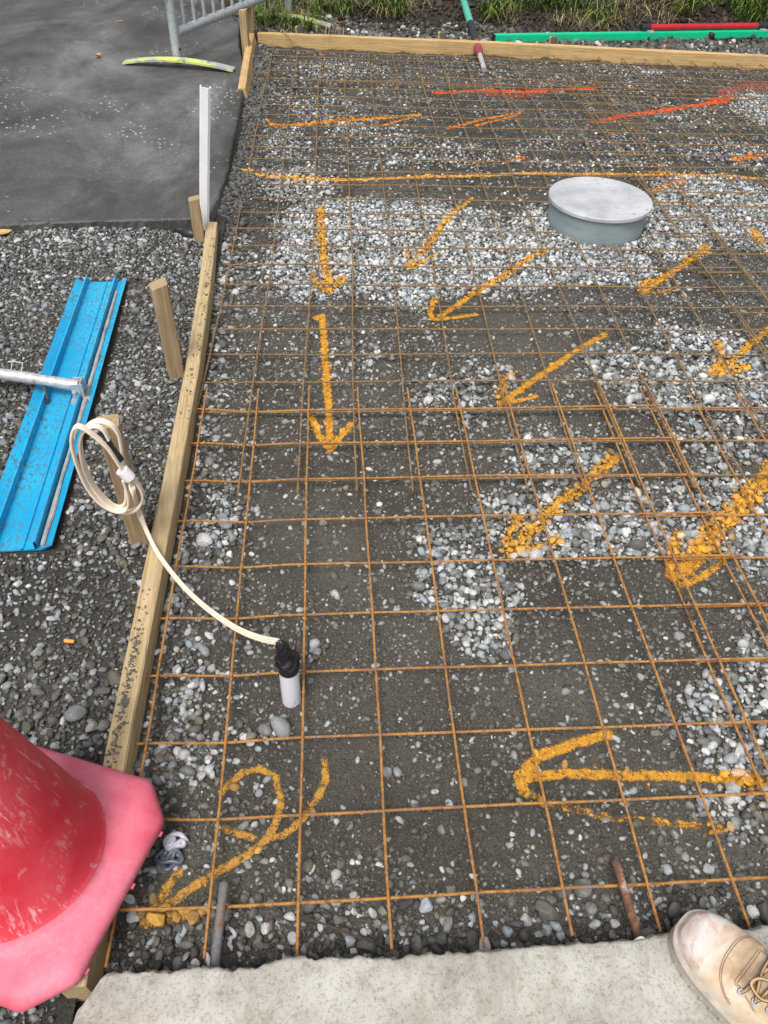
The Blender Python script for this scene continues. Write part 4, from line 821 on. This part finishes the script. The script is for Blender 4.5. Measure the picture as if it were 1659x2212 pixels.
# sealant worms
def worm(name, pts, r, mat, label, cat='sealant'):
    P = smooth_path(pts, 7); o0 = P[0].copy(); m = len(P)
    o = MB().tube([p-o0 for p in P], [r*(.35+.65*min(1, min(i, m-1-i)/5)) for i in range(m)], 12).build(name, mat, None); o.location = o0; return tag(o, label, cat)
def zr(zx, zy, dz=.006):          # position in the near left corner close-up
    px, py = (550+zx*.294)/1.8228, (3250+zy*.294)/1.8228; g = at(px, py, 0); return Vector((g[0], g[1], float(z_bed(g[0], g[1]))+dz))
W1 = [(560, 380, .006), (500, 340, .010), (480, 390, .008), (540, 420, .006), (575, 460, .006), (540, 510, .006), (440, 500, .009), (320, 510, .008), (230, 480, .006), (240, 420, .006), (330, 360, .007), (400, 330, .012), (360, 400, .012), (310, 440, .006), (400, 480, .004), (460, 440, .012), (500, 370, .014), (560, 440, .004), (460, 540, .005), (380, 600, .005), (290, 570, .005), (320, 520, .004),
      (420, 420, .014), (500, 330, .018), (600, 310, .014), (590, 250, .016), (500, 310, .020), (420, 380, .022), (390, 330, .020), (440, 230, .020), (480, 240, .019), (430, 330, .022), (370, 310, .014), (370, 240, .016), (460, 180, .020), (560, 170, .018), (610, 210, .014), (660, 230, .010)]
W1 = [zr(x, y, z) for x, y, z in W1]; worm('sealant_squiggle', W1, .0045, M['silicone'], 'tangled grey worm of squeezed sealant on the dirt beside the cone')
worm('sealant_squiggle', [zr(1190, 1350, .012), zr(1240, 1400, .012), zr(1270, 1450, .010), zr(1215, 1480, .007), zr(1200, 1530, .006), zr(1180, 1555, .006), zr(1210, 1590, .005), zr(1222, 1640, .004)], .0034, M['silicone_pale'], 'small white sealant squiggle next to the grey starter bar')
worm('sealant_squiggle', [zr(850, 1650, .010), zr(890, 1730, .010), zr(925, 1830, .008), zr(940, 1900, .005)], .0048, M['silicone_pale'], 'pointed pale sealant drop under the mesh bar end near the grey starter bar')
a, b = Vector(at(139, 1384, .045)), Vector(at(160, 1386, .045)); o = MB().tube([Vector((0, 0, 0)), (b-a)*.06, (b-a)*.94, b-a], [.0034, .0040, .0040, .0036], 16).build('cigarette_butt', M['filter']); o.location = a; tag(o, 'orange cigarette filter lying on the dark gravel at left', 'cigarette butt')
for pts, r, lab in [([(755, 1778), (735, 1808), (712, 1836), (690, 1858)], .0018, 'thin brown twig lying on the dark dirt in the near mesh'), ([(668, 1985), (720, 2005), (790, 2030), (850, 2050), (905, 2068)], .0022, 'long dark root twig along the trench by the footpath'),
                    ([(1068, 820), (1050, 832), (1030, 848)], .0018, 'thin grey twig across the mesh lap at mid bed')]:
    P = [Vector(at(x, y, .012)) for x, y in pts]; o0 = P[0].copy(); P = smooth_path([p-o0+Vector((0, 0, random.uniform(-.002, .004))) for p in P], 5); o = MB().tube(P, [r*(1-.6*i/len(P)) for i in range(len(P))], 6).build('twig', M['twig']); o.location = o0; tag(o, lab, 'twig')
# black hose at the asphalt foot
P = smooth_path([Vector(at(x, y, .052)) for x, y in [(-260, 507), (-60, 509), (60, 513), (190, 511), (280, 513), (352, 520)]], 8); o0 = P[0].copy(); o = MB().tube([p-o0 for p in P], .0042, 10).build('hose', M['hose']); o.location = o0; tag(o, 'thin black hose lying on gravel along the near asphalt edge', 'hose')
def leaf(px, py, z, L, wd, rz, label, curl=.3):
    mb = MB(); P = []
    for i in range(13):
        s = i/12; hw = wd*math.sin(math.pi*s)**.7*(1-.25*s)+.0004; P.append([(L*(s-.5), hw*(k/3), curl*L*((s-.5)**2+.5*abs(k/3)**2*.5)+.0015*math.sin(9*s+k)) for k in range(-3, 4)])
    mb.grid(P); mb.tube([(-L*.75, 0, curl*L*.3), (-L*.5, 0, curl*L*.25), (0, 0, .001), (L*.45, 0, curl*L*.2)], .0007, 5); o = mb.build('leaf', M['leaf']); o.location = at(px, py, z); o.rotation_euler = (.1, -.08, rz); return tag(o, label, 'leaf')
leaf(4, 505, .062, .085, .022, .1, 'large tan dead leaf on gravel at the left edge by the hose')
leaf(212, 121, TA+.008, .045, .016, 1.2, 'small curled tan leaf on the asphalt left of the barrier', .8); leaf(258, 46, TA+.004, .05, .006, .1, 'narrow pale leaf sliver on the asphalt near the top', .2)
# pale flecks stuck on the asphalt
# ---------------------------------------------------------------- grass bank
def blades(name, spots, mat, hmin, hmax, wd, n, droop, spread, label, cat, seed, pal):
    r = np.random.default_rng(seed); V = []; F = []; C = []; k0 = 0; K = 5
    for (x, y, rad, q) in spots:
        m = int(n*q)
        for _ in range(m):
            a = r.uniform(0, 6.283); d = rad*math.sqrt(r.random()); bx, by = x+d*math.cos(a), y+d*math.sin(a); bz = float(z_back(bx, by))-.01
            h = r.uniform(hmin, hmax); da = r.uniform(0, 6.283); le = r.uniform(.1, 1)*spread*h; dr = r.uniform(.2, 1)*droop*h; wv = wd*r.uniform(.6, 1.3)
            dx, dy = math.cos(da), math.sin(da)-.35; c = pal[r.integers(len(pal))]*r.uniform(.75, 1.2)
            for i in range(K+1):
                s = i/K; px, py = bx+dx*le*s**1.6, by+dy*le*s**1.6; pz = bz+h*s-dr*s**3; ww = wv*(1-s**1.8)+.0003
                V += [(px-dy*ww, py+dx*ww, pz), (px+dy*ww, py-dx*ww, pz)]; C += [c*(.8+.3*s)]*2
            for i in range(K): b = k0+2*i; F.append((b, b+1, b+3, b+2))
            k0 += 2*(K+1)
    return tag(np_mesh(name, V, np.array(F), mat, None, True, np.array(C)), label, cat, kind='stuff')
n = N('grass blade', .5, 0, .3); n.col(n.attr('tint')); n.b.inputs['Subsurface Weight'].default_value = 0; M['blade'] = n.m
def spot(px, py, rad, q):
    p = at(px, py, .10); return (float(p[0]), float(p[1]), rad, q)
GR = [spot(x, y, r, q) for x, y, r, q in [(1400, 15, .16, .8), (1470, 28, .14, .8), (1560, 20, .22, 1.6), (1620, 35, .2, 1.8), (1655, 20, .25, 2), (1520, 2, .25, 1.2), (1340, 2, .12, .5), (1090, 10, .12, .5), (1060, 22, .08, .35), (1130, 8, .12, .5), (1180, 12, .1, .4), (840, 2, .14, .5), (860, 22, .08, .3), (820, 14, .1, .35), (585, 22, .07, .25), (545, 28, .06, .2), (620, 5, .1, .3), (690, 30, .07, .16), (1000, -15, .3, .9), (1250, -20, .3, .9), (1420, -25, .35, 1.4), (1600, -25, .35, 1.8), (800, -20, .3, .8), (600, -25, .3, .8), (1720, 20, .3, 2), (655, 52, .08, .2), (615, 40, .08, .25), (570, 40, .08, .3), (700, 15, .12, .3), (740, 20, .1, .25), (1250, 15, .14, .5), (1300, 35, .1, .3)]]
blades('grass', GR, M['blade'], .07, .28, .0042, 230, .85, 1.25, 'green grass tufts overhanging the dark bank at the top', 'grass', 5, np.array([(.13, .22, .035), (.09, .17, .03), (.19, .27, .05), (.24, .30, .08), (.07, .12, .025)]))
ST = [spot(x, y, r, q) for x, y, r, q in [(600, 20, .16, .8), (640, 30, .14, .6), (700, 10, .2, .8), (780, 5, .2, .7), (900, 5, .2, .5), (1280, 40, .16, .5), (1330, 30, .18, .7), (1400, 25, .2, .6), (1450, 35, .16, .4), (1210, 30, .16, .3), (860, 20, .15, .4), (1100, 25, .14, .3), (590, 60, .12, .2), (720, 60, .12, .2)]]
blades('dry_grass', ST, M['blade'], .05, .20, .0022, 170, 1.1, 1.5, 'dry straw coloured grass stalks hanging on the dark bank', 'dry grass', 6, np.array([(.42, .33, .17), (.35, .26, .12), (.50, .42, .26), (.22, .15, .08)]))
# soil clods on the bank face
pile = Pile(); P = jgrid(-.5, 4.4, 5.45, 7.4, .032); P = P[seen(P) & (rng.random(len(P)) < .75)]
pile.add(P, z_back, rng.gamma(5, .006, len(P))+.006, pick(np.array([(.020, .013, .009), (.030, .021, .014), (.042, .030, .020), (.055, .04, .03)]), len(P)), 1, .8, .6, .3)
tag(pile.build('soil_clods', M['stone']), 'dark brown soil clods on the cut bank below the grass', 'soil', kind='stuff')
# ---------------------------------------------------------------- work boot
def m_leather():
    n = N('dusty tan leather', .72, 0, .25); b = n.noise(16, 5, .6); c = n.ramp(b, [(.36, (.42, .29, .18)), (.47, (.54, .41, .27)), (.55, (.57, .47, .34)), (.64, (.60, .54, .46))])
    sx = n.new('ShaderNodeSeparateXYZ'); n.t.links.new(n.tc.outputs['Object'], sx.inputs[0]); toe = n.ramp(n.math('ADD', n.math('MULTIPLY', sx.outputs['X'], 8.0), n.math('MULTIPLY', b, .3)), [(.42, 1), (.80, 0)])
    sc = n.noise(34, 4, .7, n.vec((1, .35, 1)), .8); pale = n.mix(n.ramp(sc, [(.40, 0), (.52, 1)]), (.50, .33, .27), (.62, .58, .57)); c = n.mix(n.math('MULTIPLY', toe, .85), c, pale)
    d = n.ramp(n.noise(75, 3), [(.64, 0), (.70, 1)]); c = n.mix(n.math('MULTIPLY', d, .4), c, (.30, .24, .18))
    n.col(c); return n.bump(n.math('ADD', n.noise(60, 4, .7), n.math('MULTIPLY', n.noise(400, 3), .4)), .35, .0015).m
M['leather'] = m_leather(); M['sole'] = m_plain('dusty pale sole', (.40, .36, .30), .8, 0, .3, 40, .3); M['lace_tan'] = m_plain('tan lace', (.46, .30, .15), .8); M['lace_dark'] = m_plain('dark lace', (.045, .025, .018), .8); M['seam'] = m_plain('seam', (.33, .22, .16), .8); M['eyelet'] = m_plain('eyelet steel', (.28, .30, .33), .5, .3)
bd = Vector((.60, -.80, 0)); toe = Vector((.606, -.086, TS)); t = empty('work_boot', toe, 'dusty tan leather work boot with brown striped laces standing on the footpath edge', 'boot', rz=math.atan2(bd.y, bd.x))
BLn = .315
def hw(s):
    f = max(0., 1-max(0., 1-s/.105)**2.5)**(1/2.3) if s < .105 else 1
    w_ = .0555-.010*float(sstep(.12, .20, s))+.002*float(sstep(.22, .29, s)); e = max(0., 1-max(0., (s-.265)/(BLn-.265))**2.5)**(1/2.2) if s > .265 else 1
    return w_*f*e
def hh(s): return float(np.interp(s, [0, .006, .02, .05, .085, .11, .14, .17, .20, .235, .315], [.030, .048, .061, .068, .072, .084, .100, .115, .128, .132, .120]))
def bp(s, u, lift=0.):            # u -1..1 across, over the top of the boot
    a = (u+1)/2*math.pi; c, si = -math.cos(a), math.sin(a); p = .62 if s < .11 else .62+.25*min(1, (s-.11)/.06); hgt = hh(s)-.030
    y = hw(s)*(abs(c)**.72)*(1 if c > 0 else -1)*(1-.12*si*(s > .1)); z = .030+hgt*abs(si)**p
    q = Vector((s, y, z)); return q+Vector((0, c*.6, .8*si+.1)).normalized()*lift if lift else q
def crease(s, u): return -.0011*math.exp(-((u)/.55)**2)*sum(math.exp(-((s-.052-.010*k-.018*u*u)/.0022)**2) for k in range(4))
mb = MB(); ss = np.r_[np.array([0, .001, .003, .006, .010, .015]), np.linspace(.021, .30, 110), np.array([.306, .311, .3145, .315])]; mb.grid([[bp(s, u, crease(s, u)+.00001) for u in np.linspace(-1, 1, 56)] for s in ss]); mb.build('upper', M['leather'], t, angle=80)
mb = MB(); P = []
for s in ss: P.append([Vector((s*1.0-.004*(1-s/.16 if s < .16 else 0)+.002*(s > .3), y*(hw(s)+.0055), z)) for y, z in [(-1, .003), (-.98, 0), (.98, 0), (1, .003), (1.0, .016), (.985, .020), (1.03, .022), (1.03, .029), (.97, .031), (-.97, .031), (-1.03, .029), (-1.03, .022), (-.985, .020), (-1.0, .016), (-1, .003)]])
mb.grid(P)
for k in range(16):
    s = .03+.017*k
    for sg in (-1, 1): mb.box((s, sg*(hw(s)+.003), .007), (.009, .008, .013), None, .002)
mb.build('sole', M['sole'], t, angle=35)
# seams: toe cap, vamp curve and quarter line; leather overlays read as thin raised ridges
mb = MB()
for f in (lambda v: (.066+.036*v*v-.004*v, v*.86), lambda v: (.069+.036*v*v-.004*v, v*.86)): mb.tube([bp(*f(v), .0004) for v in np.linspace(-1, 1, 44)], .0007, 6)
for off in (0, .0035):
    mb.tube([bp(.094+off+.075*max(0, abs(v)-.32)**1.1*1.9, v*1.0, .0005) for v in np.linspace(-.62, .62, 40)], .0006, 6)
    for sg in (-1, 1): mb.tube([bp(.150+off+.02*k/14, sg*(.50+.42*k/14), .0004) for k in range(15)], .0006, 6)
mb.build('seam', M['seam'], t, angle=80)
mb = MB(); mb.grid([[bp(s, u, .0012) for u in np.linspace(-.16, .16, 12)] for s in np.linspace(.104, .235, 22)]); mb.build('tongue', m_plain('tongue leather', (.46, .36, .25), .8, 0, .25, 40, .3), t, angle=80)
EY = [(.108+.018*k, .46-.015*k) for k in range(6)]
for s, u in EY:
    for sg in (-1, 1):
        c = bp(s, sg*u, .0012); nn = (bp(s, sg*u, .01)-bp(s, sg*u)).normalized(); q = nn.to_track_quat('Z', 'Y').to_matrix(); MB().lathe([(.0026, 0), (.0030, .0012), (.0050, .0010), (.0055, 0)], c, 16, q, False).build('eyelet', M['eyelet'], t)
def lace(pts):
    P = smooth_path(pts, 9); MB().tube(P, .0021, 8).build('lace', M['lace_tan'], t)
    for dx in (-1, 1):
        m = len(P); Q = []
        for i, p in enumerate(P):
            tg = (P[min(i+1, m-1)]-P[max(i-1, 0)]).normalized(); sd = tg.cross(Vector((0, 0, 1))); sd = sd.normalized() if sd.length > 1e-4 else Vector((0, 1, 0)); Q.append(p+sd*dx*.0017+Vector((0, 0, .0003)))
        MB().tube(Q, .0009, 6).build('lace_stripe', M['lace_dark'], t)
for k in range(5):
    s0, u0 = EY[k]; s1, u1 = EY[k+1]
    lace([bp(s0, -u0, .000), bp(s0+.002, -u0*.7, .005), bp((s0+s1)/2-.004, 0, .007), bp(s1-.006, u1*.6, .006), bp(s1, u1, .001)])
    lace([bp(s0, u0, .000), bp(s0+.002, u0*.7, .005), bp((s0+s1)/2-.006, 0, .0095), bp(s1-.006, -u1*.6, .006), bp(s1, -u1, .001)])
c = bp(.145, 0, .012)
lace([c, c+Vector((-.015, -.012, .004)), c+Vector((-.034, -.022, .002)), c+Vector((-.038, -.036, -.004)), c+Vector((-.018, -.040, -.006)), c+Vector((-.002, -.022, -.001)), c+Vector((.004, .0, .002))])
lace([c, c+Vector((-.008, .014, .003)), c+Vector((-.024, .028, .0)), c+Vector((-.014, .040, -.008)), c+Vector((.006, .026, -.002)), c])
# collar of the boot
mb = MB(); rings = []
for z, e in ((.085, 1.0), (.11, .97), (.135, .97), (.16, 1.0), (.168, 1.03), (.170, .97), (.160, .92), (.12, .88)):
    rings.append([mb.bm.verts.new((.232+.066*e*math.cos(a)+.006*(z-.1)*8, .043*e*math.sin(a), z)) for a in np.linspace(0, 2*math.pi, 41)[:-1]])
for a, b in zip(rings[:-1], rings[1:]):
    for k in range(40): mb.bm.faces.new((a[k], a[(k+1) % 40], b[(k+1) % 40], b[k]))
mb.bm.faces.new(rings[-1]); mb.build('collar', M['leather'], t, angle=60)
